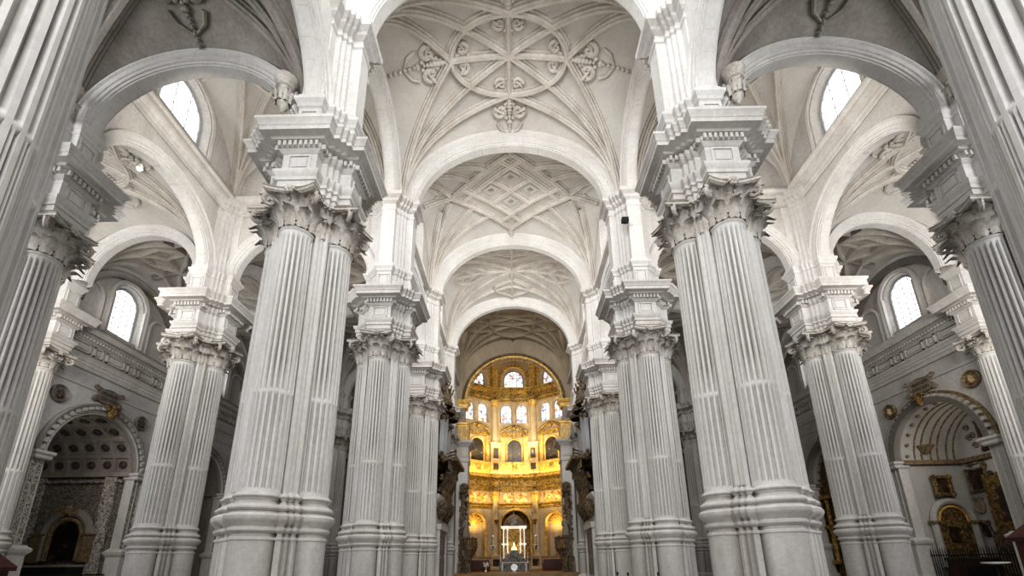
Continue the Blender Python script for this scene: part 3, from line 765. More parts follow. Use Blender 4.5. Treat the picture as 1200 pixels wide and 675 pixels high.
def scroll_pts(P, c, r, k=1, turns=1.6):
    return [P(c[0] + k * r * (1 - i / 20) * math.cos(turns * 2 * PI * i / 18), 0, c[1] + r * (1 - i / 20) * math.sin(turns * 2 * PI * i / 18)) for i in range(18)]
TR = [0]
for sg in (-1, 1):
    S = SIDE[sg]
    P = lambda u, d, z, sg=sg: (sg * (WX + d), u, z)          # d>0 goes into the wall
    for k, cy, detail in ((2, CY, True), (3, CYF, False)):
        y0, y1 = Y[k], Y[k + 1]; bn = 'near' if detail else 'far'
        R = 3.2
        w = MB()
        # wall with arch opening
        w.poly([P(y0, 0, 0), P(cy - R - .3, 0, 0), P(cy - R - .3, 0, 14.2), P(y0, 0, 14.2)]); w.poly([P(cy + R + .3, 0, 0), P(y1, 0, 0), P(y1, 0, 14.2), P(cy + R + .3, 0, 14.2)])
        hd = [(cy - (R + .3) * math.cos(PI * i / 24), 8.2 + (R + .3) * math.sin(PI * i / 24)) for i in range(25)]
        w.grid([[P(u, 0, z) for u, z in hd], [P(u, 0, 14.2) for u, z in hd]])
        wo = w.obj('wall_%s_%s_chapel' % (S, bn), 'wallcool' if sg < 0 else 'wall', kind='structure', label='outer %s aisle wall around the %s chapel arch' % (S, bn), cat='wall')
        MB().tube([P(y0 + .8, -.02, 12.9), P(y1 - .8, -.02, 12.9)], .09, 6).obj('string_course', 'moulding', wo)
        # entablature trim
        TR[0] += 1
        t = thing('trim_%d' % TR[0], 'entablature with dentils and framed frieze panels on the %s wall above the %s chapel' % (S, bn), 'entablature', kind='structure')
        ln = lambda prof, nm, mat: MB().grid([[P(yy, -o - .12, z) for o, z in prof] for yy in (y0, y1)]).obj(nm, mat, t, ang=20)
        ln(ARCH_PROF, 'architrave', 'moulding'); ln(FRI_PROF, 'frieze', 'wall'); ln([(o if o < .5 else o, z) for o, z in COR_PROF] + [(-.5, 16.52)], 'cornice', 'moulding')
        d = MB(); n = 34
        for i in range(n):
            u = y0 + .9 + (y1 - y0 - 1.8) * (i + .5) / n
            d.box(*sorted((sg * (WX - .24), sg * (WX - .42))), u - .065, u + .065, 15.70, 15.90)
        d.obj('dentil_course', 'moulding', t, smooth=False)
        ws = [1.0, .55, 1.0, .55, 1.0, .55]; u = y0 + 1.0
        for i, ww in enumerate(ws):
            L = (y1 - y0 - 2.0) * ww / sum(ws)
            f = MB(); c = u + L / 2; hw = L / 2 - .14
            for (a0, a1, b0, b1) in ((c - hw, c + hw, 14.88, 14.96), (c - hw, c + hw, 15.46, 15.54), (c - hw, c - hw + .08, 14.88, 15.54), (c + hw - .08, c + hw, 14.88, 15.54)):
                f.box(*sorted((sg * (WX - .1), sg * (WX - .25))), a0, a1, b0, b1)
            f.box(*sorted((sg * (WX - .1), sg * (WX - .2))), c - hw + .17, c + hw - .17, 15.05, 15.37)
            f.obj('frieze_panel', 'wall', t, smooth=False); u += L
        # lunette with window
        lw = MB(); wall_window(lw, P, y0, y1, 16.3, 22.6, CY - .3 if detail else cy, 1.12, 17.2, 19.75, .45, .18)
        lo = lw.obj('wall_%s_lunette' % S if detail else 'wall_%s_far_lunette' % S, 'wall', kind='structure', label='lunette wall with arched window above the %s %s chapel' % (bn, S), cat='wall')
        wcy = CY - .3 if detail else cy
        make_window(P, wcy, 1.12, 17.2, 19.75, .4, 'bright arched window above the %s chapel of the %s wall' % (bn, S), bars=(3, 8))
        MB().tube([P(u, -.08, z) for u, z in head(wcy, 1.55, 16.9, 19.75)], .2, 6).obj('window_surround', 'moulding', lo)
        for q in (-1, 1):
            f = MB(); c = wcy + q * 3.0
            f.tube([P(u, -.04, z) for u, z in head(c, 1.0, 16.5, 18.9)], .17, 6); f.obj('blind_arch', 'moulding', lo)
            MB().box(*sorted((sg * (WX + .1), sg * (WX - .2))), c - q * 1.45 - .25, c - q * 1.45 + .25, 16.4, 19.9).obj('pilaster', 'stone', lo)
        arch(MB(), 'y', (sg * (WX - .1), (y0 + y1) / 2), 18.0, 3.9, 3.4, .25, .5, prof=[(0, -.3), (0, .3), (.2, .34), (.35, .3), (.5, .3), (.5, -.3)]).obj('wall_rib', 'vaultrib', lo)
        # chapel arch
        goldish = sg > 0
        t = thing('chapel_arch', '%s arch frame of the %s chapel in the %s wall with modillion band' % ('gold trimmed' if goldish else 'grey carved', bn, S), 'arch')
        arch(MB(), 'y', (sg * WX, cy), 8.2, R, R, .2, .4, 36, prof=[(0, -.35), (-.0, .12), (.06, .16), (.12, .12), (.18, .2), (.26, .2), (.3, .14), (.36, .14), (.36, -.4)]).obj('inner_moulding', 'moulding', t)
        arch(MB(), 'y', (sg * WX, cy), 8.2, R + .34, R + .34, .2, .4, 36, prof=[(0, -.14), (0, .1), (.2, .14), (.26, .28), (.36, .32), (.4, .22), (.4, -.14)] if True else None).obj('archivolt', 'bronze' if goldish else 'moulding', t)
        mo = MB(); nb = 25
        for i in range(nb):
            a = PI * (i + .5) / nb
            for rr in (R + .44,):
                c = (-(rr) * math.cos(a), 8.2 + rr * math.sin(a)); ta = (math.sin(a), math.cos(a)); ra = (-math.cos(a), math.sin(a))
                vs = []
                for dd in (-.05, .34):
                    for (p_, q_) in ((-.12, -.1), (.12, -.1), (.12, .1), (-.12, .1)):
                        vs.append((sg * (WX - dd), cy + c[0] + ta[0] * p_ + ra[0] * q_, c[1] + ta[1] * p_ + ra[1] * q_))
                mo.add(vs, [(0, 1, 2, 3), (4, 7, 6, 5), (0, 4, 5, 1), (1, 5, 6, 2), (2, 6, 7, 3), (3, 7, 4, 0)])
        arch(mo, 'y', (sg * WX, cy), 8.2, R + .38, R + .38, .2, .4, 36, prof=[(0, -.1), (0, .1), (.12, .1), (.12, -.1)])
        mo.obj('modillion_band', 'chapelwhite', t, smooth=False)
        kx = sg * (WX - .35)
        ky = MB(); ky.tube([(kx, cy - .0, 8.2 + R - .1), (sg * (WX - .5), cy, 8.2 + R + .25), (kx, cy, 8.2 + R + .75)], [.16, .3, .2], 8)
        for q in (-1, 1): ky.tube(spiral((sg * (WX - .5), cy + q * .28, 8.2 + R + .5), (0, q, 0), (0, 0, 1), .2), .07, 6)
        ky.obj('keystone', 'altargold', t)
        for q in (-1, 1):
            c = cy + q * (R + .42)
            pm = 'chapelwhite' if goldish else 'candel'
            MB().box(*sorted((sg * (WX + .4), sg * (WX - .18))), c - .36, c + .36, 2.9, 7.75).obj('jamb_pilaster', pm, t, smooth=False)
            e = MB()
            for yy in (c - .37, c - .03, c + .32): e.box(*sorted((sg * (WX + .42), sg * (WX - .22))), yy, yy + .05, 2.92, 7.73)
            e.obj('pilaster_edge', 'moulding', t, smooth=False)
            sq = [(sg * WX - .45, c - .42), (sg * WX + .45, c - .42), (sg * WX + .45, c + .42), (sg * WX - .45, c + .42)]
            MB().sweep(sq, [(0, 7.72), (.06, 7.8), (.06, 7.95), (.16, 8.05), (.16, 8.2), (0, 8.22)]).obj('impost', 'moulding', t)
            MB().sweep(sq, [(.2, 0), (.2, .4), (.05, .5), (.05, 2.4), (.12, 2.5), (.2, 2.6), (.22, 2.75), (.1, 2.85), (.02, 2.95)]).obj('pedestal', 'moulding', t)
        # chapel room
        D = (7.2 if sg < 0 else 4.2) if detail else 5.2
        rm = MB()
        for q in (-1, 1): rm.poly([P(cy + q * (R + .1), .1, 0), P(cy + q * (R + .1), D, 0), P(cy + q * (R + .1), D, 8.25), P(cy + q * (R + .1), .1, 8.25)])
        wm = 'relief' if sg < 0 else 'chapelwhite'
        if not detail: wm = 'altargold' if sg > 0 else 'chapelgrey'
        wr = rm.obj('wall_%s_%s_chapel_sides' % (S, bn), wm, kind='structure', label='side walls inside the %s %s chapel' % (bn, S), cat='wall')
        b = MB(); b.poly([P(cy - R - .1, D, 0), P(cy + R + .1, D, 0), P(cy + R + .1, D, 12), P(cy - R - .1, D, 12)])
        bw = b.obj('wall_%s_%s_chapel_back' % (S, bn), wm, kind='structure', label='back wall inside the %s %s chapel' % (bn, S), cat='wall')
        cz = MB()
        for (pa, pb) in (((cy - R, .1), (cy - R, D)), ((cy + R, .1), (cy + R, D))):
            q = 1 if pa[0] < cy else -1
            cz.box(*sorted((sg * (WX + .1), sg * (WX + D))), *sorted((pa[0] - q * .15, pa[0] + q * .22)), 7.95, 8.25)
        cz.box(*sorted((sg * (WX + D - .25), sg * (WX + D))), cy - R, cy + R, 7.95, 8.25)
        cz.obj('cornice', 'chapelgrey' if sg < 0 else 'bronze', bw, smooth=False)
        # barrel vault
        v = MB()
        v.grid([[P(cy - (R + .1) * math.cos(PI * i / 24), d, 8.2 + (R + .1) * math.sin(PI * i / 24)) for i in range(25)] for d in (.1, D)])
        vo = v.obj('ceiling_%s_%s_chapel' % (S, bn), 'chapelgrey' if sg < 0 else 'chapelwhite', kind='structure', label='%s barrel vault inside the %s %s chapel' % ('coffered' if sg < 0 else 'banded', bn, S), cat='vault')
        if sg < 0 and detail:
            na, nd = 8, 6; da = PI / na; dl = (D - .3) / nd
            gr = MB()
            for i in range(na + 1):
                a = PI * i / na
                pts = [[P(cy - (R + .1 - e) * math.cos(a + w_), d, 8.2 + (R + .1 - e) * math.sin(a + w_)) for (w_, e) in ((-.055, 0), (-.04, .14), (.04, .14), (.055, 0))] for d in (.2, D)]
                gr.grid(pts)
            for j in range(nd + 1):
                d = .2 + dl * j
                gr.grid([[P(cy - (R + .1 - e) * math.cos(PI * i / 32), d + w_, 8.2 + (R + .1 - e) * math.sin(PI * i / 32)) for (w_, e) in ((-.14, 0), (-.1, .14), (.1, .14), (.14, 0))] for i in range(33)])
            gr.obj('coffer_grid', 'chapelgrey', vo)
            for i in range(na):
                for j in range(nd):
                    a = da * (i + .5); d = .2 + dl * (j + .5); m = MB(); rr = R + .05
                    c = Vector(P(cy - rr * math.cos(a), d, 8.2 + rr * math.sin(a))); n = Vector((0, math.cos(a), -math.sin(a))); u = Vector((1, 0, 0)); vv = n.cross(u)
                    m.grid([[c + (u * math.cos(2 * PI * k_ / 12) + vv * math.sin(2 * PI * k_ / 12)) * r_ + n * h_ for k_ in range(12)] for r_, h_ in ((.28, 0), (.26, .1), (.2, .12), (.17, .05), (.08, .08), (.01, .12))], True)
                    m.obj('coffer_roundel', 'ink', vo)
        if sg > 0:
            for i in range(13):
                a = PI * (i + .5) / 13; c_ = P(cy - (R + .03) * math.cos(a), .6, 8.2 + (R + .03) * math.sin(a))
                m = MB(); m.sphere(c_, .13, 8); m.obj('soffit_rosette', 'bronze', vo)
            for j in range(3):
                d = 1.15 + 1.15 * j
                for off in (0, .5):
                    MB().grid([[P(cy - (R + .1 - e) * math.cos(PI * i / 32), d + off + w_, 8.2 + (R + .1 - e) * math.sin(PI * i / 32)) for (w_, e) in ((-.06, 0), (-.04, .06), (.04, .06), (.06, 0))] for i in range(33)]).obj('vault_band', 'bronze', vo)
        # wall roundels and plaque
        if detail:
            for q, yy, zz in ((-1, 25.75, 11.85), (1, 32.0, 11.85)):
                m = MB()
                rows = []
                for r_, h_ in ((.54, -.05), (.56, .12), (.5, .2), (.44, .14), (.40, .08), (.02, .08)):
                    rows.append([(sg * (WX - h_), yy + r_ * math.cos(2 * PI * k_ / 24), zz + r_ * math.sin(2 * PI * k_ / 24)) for k_ in range(24)])
                m.grid(rows, True)
                rt = thing('wall_roundel', '%s roundel with small relief on the %s wall, %s the chapel arch' % ('brown bronze' if sg > 0 else 'grey stone', S, 'near side of' if q < 0 else 'far side of'), 'roundel', group='roundels on the chapel walls')
                m.obj('disc', 'bronze' if sg > 0 else 'darkplaque', rt)
                f = MB(); f.sphere((sg * (WX - .12), yy, zz + .08), .13, 8, 1.3); f.tube([(sg * (WX - .1), yy - .12, zz - .26), (sg * (WX - .14), yy, zz - .08), (sg * (WX - .1), yy + .1, zz + .22)], [.14, .15, .07], 7); f.tube([(sg * (WX - .1), yy + .22, zz - .2), (sg * (WX - .1), yy - .2, zz + .12)], .05, 6)
                f.obj('relief_figure', 'goldpale' if sg > 0 else 'ink', rt)
            # scrolled plaque
            t = thing('inscription_plaque', 'scroll edged %s stone plaque with two worn lines of lettering above the %s chapel arch' % ('tan' if sg > 0 else 'grey', S), 'plaque')
            c = (28.95, 13.15) if sg < 0 else (29.05, 13.25)
            c = (c[0], 12.75)
            m = MB()
            out = []
            for i in range(13):
                x = -1 + 2 * i / 12; out.append((x * .95, -.5 + .05 * math.sin(x * 5)))
            out += [(1.05, -.2), (.85, -.08), (.85, .06), (1.05, .2)]
            for i in range(13):
                x = 1 - 2 * i / 12; out.append((x * .95, .5 + .05 * math.sin(x * 5 + 1)))
            out += [(-1.05, .2), (-.85, .06), (-.85, -.08), (-1.05, -.2)]
            m.grid([[P(c[0] + x * s_, -d_, c[1] + z * s_) for x, z in out] for s_, d_ in ((1, -.05), (1, .08), (.96, .14), (.9, .1))], True); m.poly([P(c[0] + x * .9, -.1, c[1] + z * .9) for x, z in out])
            m.obj('tablet', 'plaque' if sg > 0 else 'darkplaque', t)
            for x in (-.98, .98):
                for z in (-.36, .36):
                    MB().tube(spiral(P(c[0] + x, -.12, c[1] + z), (0, 1 if x > 0 else -1, 0), (0, 0, 1 if z > 0 else -1), .17), .065, 6).obj('scroll', 'plaque' if sg > 0 else 'darkplaque', t)
            ins = MB(); rnd = random.Random(5)
            for z, n_ in ((.16, 10), (-.18, 8)):
                for i in range(n_):
                    x = (-.58 + 1.16 * i / (n_ - 1)) * (-sg if False else 1)
                    hgt = .1
                    ins.box(*sorted((sg * (WX - .09), sg * (WX - .135))), c[0] + x - .018, c[0] + x + .018, c[1] + z - hgt, c[1] + z + hgt)
                    if rnd.random() < .7: 
                        zz = c[1] + z + rnd.choice((-hgt, 0, hgt - .03)); ins.box(*sorted((sg * (WX - .09), sg * (WX - .135))), c[0] + x, c[0] + x + .09, zz, zz + .035)
            ins.obj('lettering', 'ink', t, smooth=False)

# ------------------------------------------------------------------ left chapel contents
FW = CY + 3.2                                  # far side wall of both chapels, facing the camera
def arched_frame(mb, P, c, hw, z0, zsp, d, r):
    mb.tube([P(u, d, z) for u, z in head(c, hw, z0, zsp)], r, 8); return mb
P = lambda u, d, z: (u, FW - d, z)             # d comes out of the wall
LX = -31.0
t = thing('altarpiece', 'dark arched painting in a carved gilt niche under the coffered vault of the left chapel', 'altarpiece')
MB().poly([P(u, .12, z) for u, z in head(LX, .95, 2.3, 3.9)]).obj('canvas', painting('black_altar_canvas', 4, (.006, .005, .005), (.02, .012, .01), (.2, .14, .11), 1.1, (.5, .6, .74)), t, smooth=False)
arched_frame(MB(), P, LX, 1.1, 2.2, 3.9, .15, .17).obj('frame', 'bronze', t)
arched_frame(MB(), P, LX, 1.55, 2.2, 3.9, .1, .3).obj('arch_surround', 'chapelgrey', t)
for q in (-1, 1):
    MB().box(LX + q * 1.75 - .35, LX + q * 1.75 + .35, FW - .4, FW + .02, 2.1, 4.0).obj('side_pier', 'bronze', t, smooth=False)
    MB().sweep([(LX + q * 1.75 - .4, FW - .45), (LX + q * 1.75 + .4, FW - .45), (LX + q * 1.75 + .4, FW), (LX + q * 1.75 - .4, FW)], [(0, 3.85), (.05, 3.9), (.05, 4.0), (0, 4.02)]).obj('impost', 'bronze', t)
m = MB(); m.sphere(P(LX - .1, .3, 5.6), .28, 8, 1.4)
for q in (-1, 1): m.tube(spiral(P(LX - .1 + .4 * q, .3, 5.4), (q, 0, 0), (0, 0, 1), .33), .11, 6)
m.obj('crest', 'bronze', t)
t = thing('altar_table', 'black draped altar table below the arched painting of the left chapel', 'altar')
MB().box(-33.4, -29.2, FW - 1.5, FW - .2, .1, 1.8).obj('cloth_front', 'black', t, smooth=False)
MB().box(-33.5, -29.1, FW - 1.6, FW - .15, 1.8, 1.95).obj('table_top', 'chapelgrey', t, smooth=False)
for q in (0, 1):
    x = (-28.75, -33.9)[q]
    MB().box(x - .4, x + .4, FW - .22, FW + .02, 0, 7.9).obj('chapel_pilaster', 'candel', label='pale carved pilaster on the far wall inside the coffered chapel, %s of the altarpiece' % ('right' if q == 0 else 'left'), cat='pilaster', group='carved pilasters in the coffered chapel')
    for xx in (x - .4, x + .33):
        pass
MB().tube([P(-28.0 - 6.6 * i / 60, .1 + .05 * math.sin(i * 1.2), 7.55 + .1 * abs(math.sin(i * .8))) for i in range(61)], .1, 6).obj('festoon_frieze', 'chapelgrey', label='pale festooned frieze under the cornice of the coffered chapel', cat='ornament')
m = MB(); x = -33.2; yy = FW - 2.2
m.lathe((x, yy, 0), [(.3, 0), (.3, .1), (.06, .2), (.05, 2.3), (.14, 2.4), (.10, 2.5), (.10, 3.7), (.01, 3.8)], 10)
m.obj('altar_candle', 'white', label='tall pale candle standing at the left of the coffered chapel', cat='candle')

# ------------------------------------------------------------------ right chapel contents
P2 = lambda u, d, z: (31.7 - d, u, z)          # back wall
def make_painting(label, P, u, z, hw, hh, d, mat, frame='altargold', fw=.16, name='framed_painting'):
    t = thing(name, label, 'painting')
    MB().poly([P(u - hw, d, z - hh), P(u + hw, d, z - hh), P(u + hw, d, z + hh), P(u - hw, d, z + hh)]).obj('canvas', mat, t, smooth=False)
    f = MB(); q = [(u - hw, z - hh), (u + hw, z - hh), (u + hw, z + hh), (u - hw, z + hh)]
    for j in range(4): f.tube([P(q[j][0], d + .05, q[j][1]), P(q[(j + 1) % 4][0], d + .05, q[(j + 1) % 4][1])], fw, 6)
    for j in range(4): f.sphere(P(q[j][0], d + .06, q[j][1]), fw * 1.5, 8)
    f.obj('frame', frame, t)
    return t
make_painting('square dark portrait in a carved gilt frame inside the right chapel', P, 29.86, 6.4, .52, .6, .12, 'paint1', 'altargold', .14)
make_painting('dark rectangular painting in a thin black frame beside the carved gilt portrait', P2, 31.3, 6.65, .62, .72, .08, 'paint2', 'wood', .1)
make_painting('tall reddish painting high on the back wall of the right chapel', P2, 29.7, 9.5, .55, .95, .08, 'paint3', 'redwood', .1)
t = thing('altarpiece', 'gilded arched altarpiece with small dark picture in the right chapel', 'altarpiece')
c = 30.0
MB().poly([P(u, .06, z) for u, z in head(c, 1.12, 1.2, 4.0)]).obj('gilt_panel', 'altargold', t, smooth=False)
arched_frame(MB(), P, c, 1.35, 1.0, 4.0, .1, .22).obj('arch_surround', 'chapelwhite', t)
for q in (-1, 1): MB().box(c + q * 1.36 - .34, c + q * 1.36 + .34, FW - .4, FW, 3.85, 4.02).obj('impost', 'bronze', t, smooth=False)
MB().poly([P(c - .5, .14, 2.6), P(c + .15, .14, 2.6), P(c + .15, .14, 3.6), P(c - .5, .14, 3.6)]).obj('picture', 'paint0', t, smooth=False)
m = MB()
for i in range(30):
    a = PI * i / 29; m.sphere(P(c - .98 * math.cos(a), .12, 4.0 + .98 * math.sin(a)), .1, 6)
m.obj('gilt_beading', 'gold', t)
t = thing('altar_table', 'dark altar table with red frontal in the right chapel', 'altar')
MB().box(28.6, 31.3, FW - 1.2, FW - .2, .1, 1.5).obj('frontal', 'redcloth', t, smooth=False)
MB().box(28.5, 31.4, FW - 1.3, FW - .15, 1.5, 1.62).obj('table_top', 'wood', t, smooth=False)
MB().box(28.9, 31.0, FW - 1.24, FW - 1.1, .15, 1.05).obj('dark_panel', 'black', t, smooth=False)
t = thing('wall_basket', 'small brown basket shaped ornament on the right chapel wall above the gilt portrait', 'ornament')
m = MB(); m.lathe((29.4, FW - .05, 8.75), [(.2, 0), (.42, .3), (.6, .5), (.62, .56), (.5, .5)], 16, PI, 2 * PI); m.obj('bowl', 'bronze', t)
for (u, z, r, lb) in ((31.75, 4.9, .36, 'grey stone urn shaped cartouche below the black framed painting'), (31.75, 3.3, .32, 'small dark oval icon below the urn shaped cartouche')):
    t = thing('wall_cartouche', lb, 'ornament'); dk = 'oval' in lb
    m = MB(); m.grid([[P2(u + r * s_ * math.cos(2 * PI * i / 18), h_, z + r * 1.35 * s_ * math.sin(2 * PI * i / 18)) for i in range(18)] for s_, h_ in ((1, -.02), (1, .1), (.8, .16), (.75, .1), (.02, .1))], True); m.obj('shield', 'paint5' if dk else 'plaque', t)
    m = MB(); m.tube(spiral(P2(u - .2, .1, z + r * 1.5), (0, -1, 0), (0, 0, 1), .17), .05, 6); m.tube(spiral(P2(u + .2, .1, z + r * 1.5), (0, 1, 0), (0, 0, 1), .17), .05, 6); m.sphere(P2(u, .1, z + r * 1.65), .13, 8)
    m.obj('crest', 'wood' if dk else 'plaque', t)
t = thing('side_altar', 'tall gilt side altar with dark picture on the back wall of the right chapel', 'altar')
MB().box(31.2, 31.7, 28.6, 30.7, 3.2, 6.9).obj('gilt_panel', 'altargold', t, smooth=False)
MB().poly([P2(29.1, .55, 3.8), P2(30.0, .55, 3.8), P2(30.0, .55, 6.0), P2(29.1, .55, 6.0)]).obj('picture', 'paint6', t, smooth=False)
MB().box(31.0, 31.7, 28.4, 30.9, 0, 3.2).obj('base', 'wood', t, smooth=False)
m = MB()
for k in (-1, 1): m.tube([P2(31.2, .06, 7.75)] + [P2(31.2 + k * .42 + .28 * (1 - i / 20) * math.cos(1.6 * 2 * PI * i / 18), .06, 7.75 + .22 * (1 - i / 20) * math.sin(1.6 * 2 * PI * i / 18)) for i in range(18)], .035, 6)
m.obj('painted_scroll', 'wood', label='dark scrollwork on the right chapel back wall above the black framed painting', cat='ornament')
for z, lb in ((6.85, 'large dark scrollwork on the right chapel back wall beside the gilt side altar'), (9.6, 'dark scrollwork in the lunette of the right chapel back wall beside the red painting')):
  m = MB(); z0_ = z
  for z in (z0_ - .35, z0_ + .35):
    for k in (-1, 1): m.tube([P2(30.55 + (.4 if z > 9 else 0) + k * .15 + .24 * (1 - i / 20) * math.cos(k * 1.6 * 2 * PI * i / 18), .06, z + .3 * k + .24 * (1 - i / 20) * math.sin(1.6 * 2 * PI * i / 18)) for i in range(18)], .035, 6)
  m.obj('painted_scroll', 'wood', label=lb, cat='ornament')
MB().tube([P2(30.85, .03, 0), P2(30.85, .03, 8.0)], .06, 6).obj('wall_strip', 'bronze', label='thin brown vertical strip on the back wall of the right chapel', cat='moulding')

# ------------------------------------------------------------------ railings
t = thing('iron_railing', 'low black iron railing across the opening of the right chapel', 'railing')
for i in range(36):
    yy = CY - 3.0 + 6.0 * i / 35
    MB().tube([(WX + .3, yy, .1), (WX + .3, yy, 2.0), (WX + .3, yy, 2.25)], [.028, .028, .006], 5).obj('baluster', 'black', t)
for z in (.3, 1.75): MB().tube([(WX + .3, CY - 3.1, z), (WX + .3, CY + 3.1, z)], .04, 6).obj('rail', 'black', t)
t = thing('iron_railing', 'dark iron railing across the opening of the coffered chapel', 'railing')
for i in range(30):
    yy = CY - 3.0 + 6.0 * i / 29
    MB().tube([(-WX - .3, yy, .1), (-WX - .3, yy, 1.3)], .028, 5).obj('baluster', 'black', t)
for z in (.2, 1.3): MB().tube([(-WX - .3, CY - 3.1, z), (-WX - .3, CY + 3.1, z)], .045, 6).obj('rail', 'black', t)
t = thing('offering_stand', 'black stand with pale dish top beside the right chapel railing', 'stand')
MB().lathe((WX - 1.0, CY - 2.4, 0), [(.35, 0), (.3, .08), (.07, .15), (.06, 1.1), (.2, 1.2)], 12).obj('pedestal', 'black', t)
MB().lathe((WX - 1.0, CY - 2.4, 1.2), [(.1, 0), (.6, .06), (.62, .14), (.01, .12)], 18).obj('dish', 'white', t)
t = thing('wall_column_statue', 'gilded statue of a robed figure in the niche of the far right altarpiece', 'statue')
x = WX + .5
MB().lathe((x, CYF - 1.6, 6.3), [(.5, 0), (.45, .3), (.3, 1.2), (.34, 1.7), (.12, 2.0)], 12).obj('robe', 'gold', t)
MB().sphere((x, CYF - 1.6, 8.45), .2, 10, 1.2).obj('head', 'gold', t)
t = thing('altarpiece', 'tall dark gilt altarpiece filling the far chapel arch on the right', 'altarpiece')
MB().box(WX + .7, WX + 1.2, CYF - 3.1, CYF + 3.1, 0, 8.2).obj('gilt_panel', 'altargold', t, smooth=False)
MB().poly([(WX + .7, CYF - 3.1 * math.cos(PI * i / 20), 8.2 + 3.1 * math.sin(PI * i / 20)) for i in range(21)]).obj('arched_top', 'altargold', t, smooth=False)
for i in range(5):
    yy = CYF - 2.6 + 1.3 * i
    MB().lathe((WX + .5, yy, 1.4), [(.3, 0), (.2, .2), (.24, 1.0), (.17, 2.4), (.24, 2.6), (.28, 2.8), (.28, 2.95), (.18, 3.1), (.2, 4.0), (.15, 5.0), (.26, 5.3)], 10).obj('column', 'golddark', t)
for z in (1.2, 4.2, 6.8): MB().box(WX + .2, WX + .8, CYF - 3.1, CYF + 3.1, z, z + .3).obj('ledge', 'golddark', t, smooth=False)

# ------------------------------------------------------------------ far ends of the aisles
for sg in (-1, 1):
    m = MB(); x0, x1 = sorted((sg * 8.7, sg * 27.6)); m.box(x0, x1, 46.2, 46.6, 0, 24)
    eo = m.obj('wall_%s_aisle_end' % SIDE[sg], 'vaultgrey', smooth=False, kind='structure', label='grey wall closing the far end of the %s aisles' % SIDE[sg], cat='wall')
    for z, h in ((2.6, .4), (12.2, .5), (15.6, .8)): MB().box(x0, x1, 45.9, 46.2, z, z + h).obj('string_course', 'moulding', eo, smooth=False)
    MB().poly([(sg * 27.5, 44.0, 0), (sg * 27.5, 46.4, 0), (sg * 27.5, 46.4, 24), (sg * 27.5, 44.0, 24)]).obj('wall_return', 'wall', eo, smooth=False)
# ------------------------------------------------------------------ floor
f = MB(); f.poly([(-34, -6, 0), (34, -6, 0), (34, 46, 0), (-34, 46, 0)]); f.obj('floor', 'floor', kind='structure', label='pale stone paving of the nave and aisles', cat='floor')
f = MB(); f.box(-6.2, 6.2, 45.2, 70, 0, .75); f.obj('floor_chancel', 'brownfloor', smooth=False, kind='structure', label='brown timber and carpet platform leading to the altar', cat='floor')

# ------------------------------------------------------------------ chancel arch and apse
t = thing('chancel_arch', 'gold coffered triumphal arch opening to the chancel', 'arch')
w = MB()
for q in (-1, 1):
    w.poly([(q * 8.2, 53.4, 0), (q * 6.0, 53.4, 0), (q * 6.0, 53.4, 30.6), (q * 8.2, 53.4, 30.6)])
    w.poly([(q * 6.0, 53.4, 0), (q * 6.0, 54.4, 0), (q * 6.0, 54.4, 21.0), (q * 6.0, 53.4, 21.0)])
hd = [(-6.0 * math.cos(PI * i / 32), 21.0 + 5.9 * math.sin(PI * i / 32)) for i in range(33)]
w.grid([[(x, 53.4, z) for x, z in hd], [(x, 53.4, 30.6) for x, z in hd]])
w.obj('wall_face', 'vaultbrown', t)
def apt(a, r, y, zs=21.0): return (-(6.0 - r) * math.cos(a), y, zs + (5.9 - r) * math.sin(a))
MB().grid([[apt(PI * i / 40, 0, y) for i in range(41)] for y in (53.4, 54.4)]).obj('soffit', 'gold', t)
for r, y, rr in ((-.25, 53.3, .16), (.02, 53.4, .12), (.05, 54.35, .12)):
    MB().tube([apt(PI * i / 40, r, y) for i in range(41)], rr, 8).obj('moulding', 'wood' if r < 0 else 'gold', t)
for i in range(15):
    a0, a1 = PI * (i + .12) / 15, PI * (i + .88) / 15
    m = MB()
    q = [(a0, 53.55), (a1, 53.55), (a1, 54.25), (a0, 54.25)]
    for j in range(4): m.tube([apt(*[q[j][0], .08, q[j][1]]), apt(*[q[(j + 1) % 4][0], .08, q[(j + 1) % 4][1]])], .12, 6)
    am = (a0 + a1) / 2; m.sphere(apt(am, .1, 53.9), .2, 8)
    m.obj('coffer', 'goldpale', t)
for q in (-1, 1):
    sq = [(q * 6.3 - .5, 53.3), (q * 6.3 + .5, 53.3), (q * 6.3 + .5, 54.5), (q * 6.3 - .5, 54.5)]
    MB().sweep(sq, [(0, 20.0), (.1, 20.2), (.1, 20.5), (.35, 20.8), (.4, 21.0), (0, 21.05)]).obj('impost', 'gold', t)

CA = (0, 58.5); AP = 9.5; HW = AP * math.tan(PI / 10)
def bayP(k):
    a = PI / 2 - k * PI / 5; n = (math.cos(a), math.sin(a)); tx = (math.sin(a), -math.cos(a))
    return lambda u, d, z: (CA[0] + n[0] * (AP - d) + tx[0] * u, CA[1] + n[1] * (AP - d) + tx[1] * u, z)
def slab(P, u0, u1, d0, d1, z0, z1):
    m = MB(); vs = [P(u, d, z) for z in (z0, z1) for d in (d0, d1) for u in (u0, u1)]
    return m.add(vs, [(0, 2, 3, 1), (4, 5, 7, 6), (0, 1, 5, 4), (2, 6, 7, 3), (0, 4, 6, 2), (1, 3, 7, 5)])
BN = {0: 'centre', -1: 'left', 1: 'right', -2: 'far left', 2: 'far right', -3: 'left end', 3: 'right end'}
FAC_PROF = lambda z0, h, p: [(0, z0), (.12, z0 + .02 * h), (.12, z0 + .2 * h), (.22, z0 + .26 * h), (.08, z0 + .3 * h), (.08, z0 + .66 * h), (.25, z0 + .72 * h), (p, z0 + .8 * h), (p, z0 + .92 * h), (p + .1, z0 + h), (0, z0 + h + .02)]
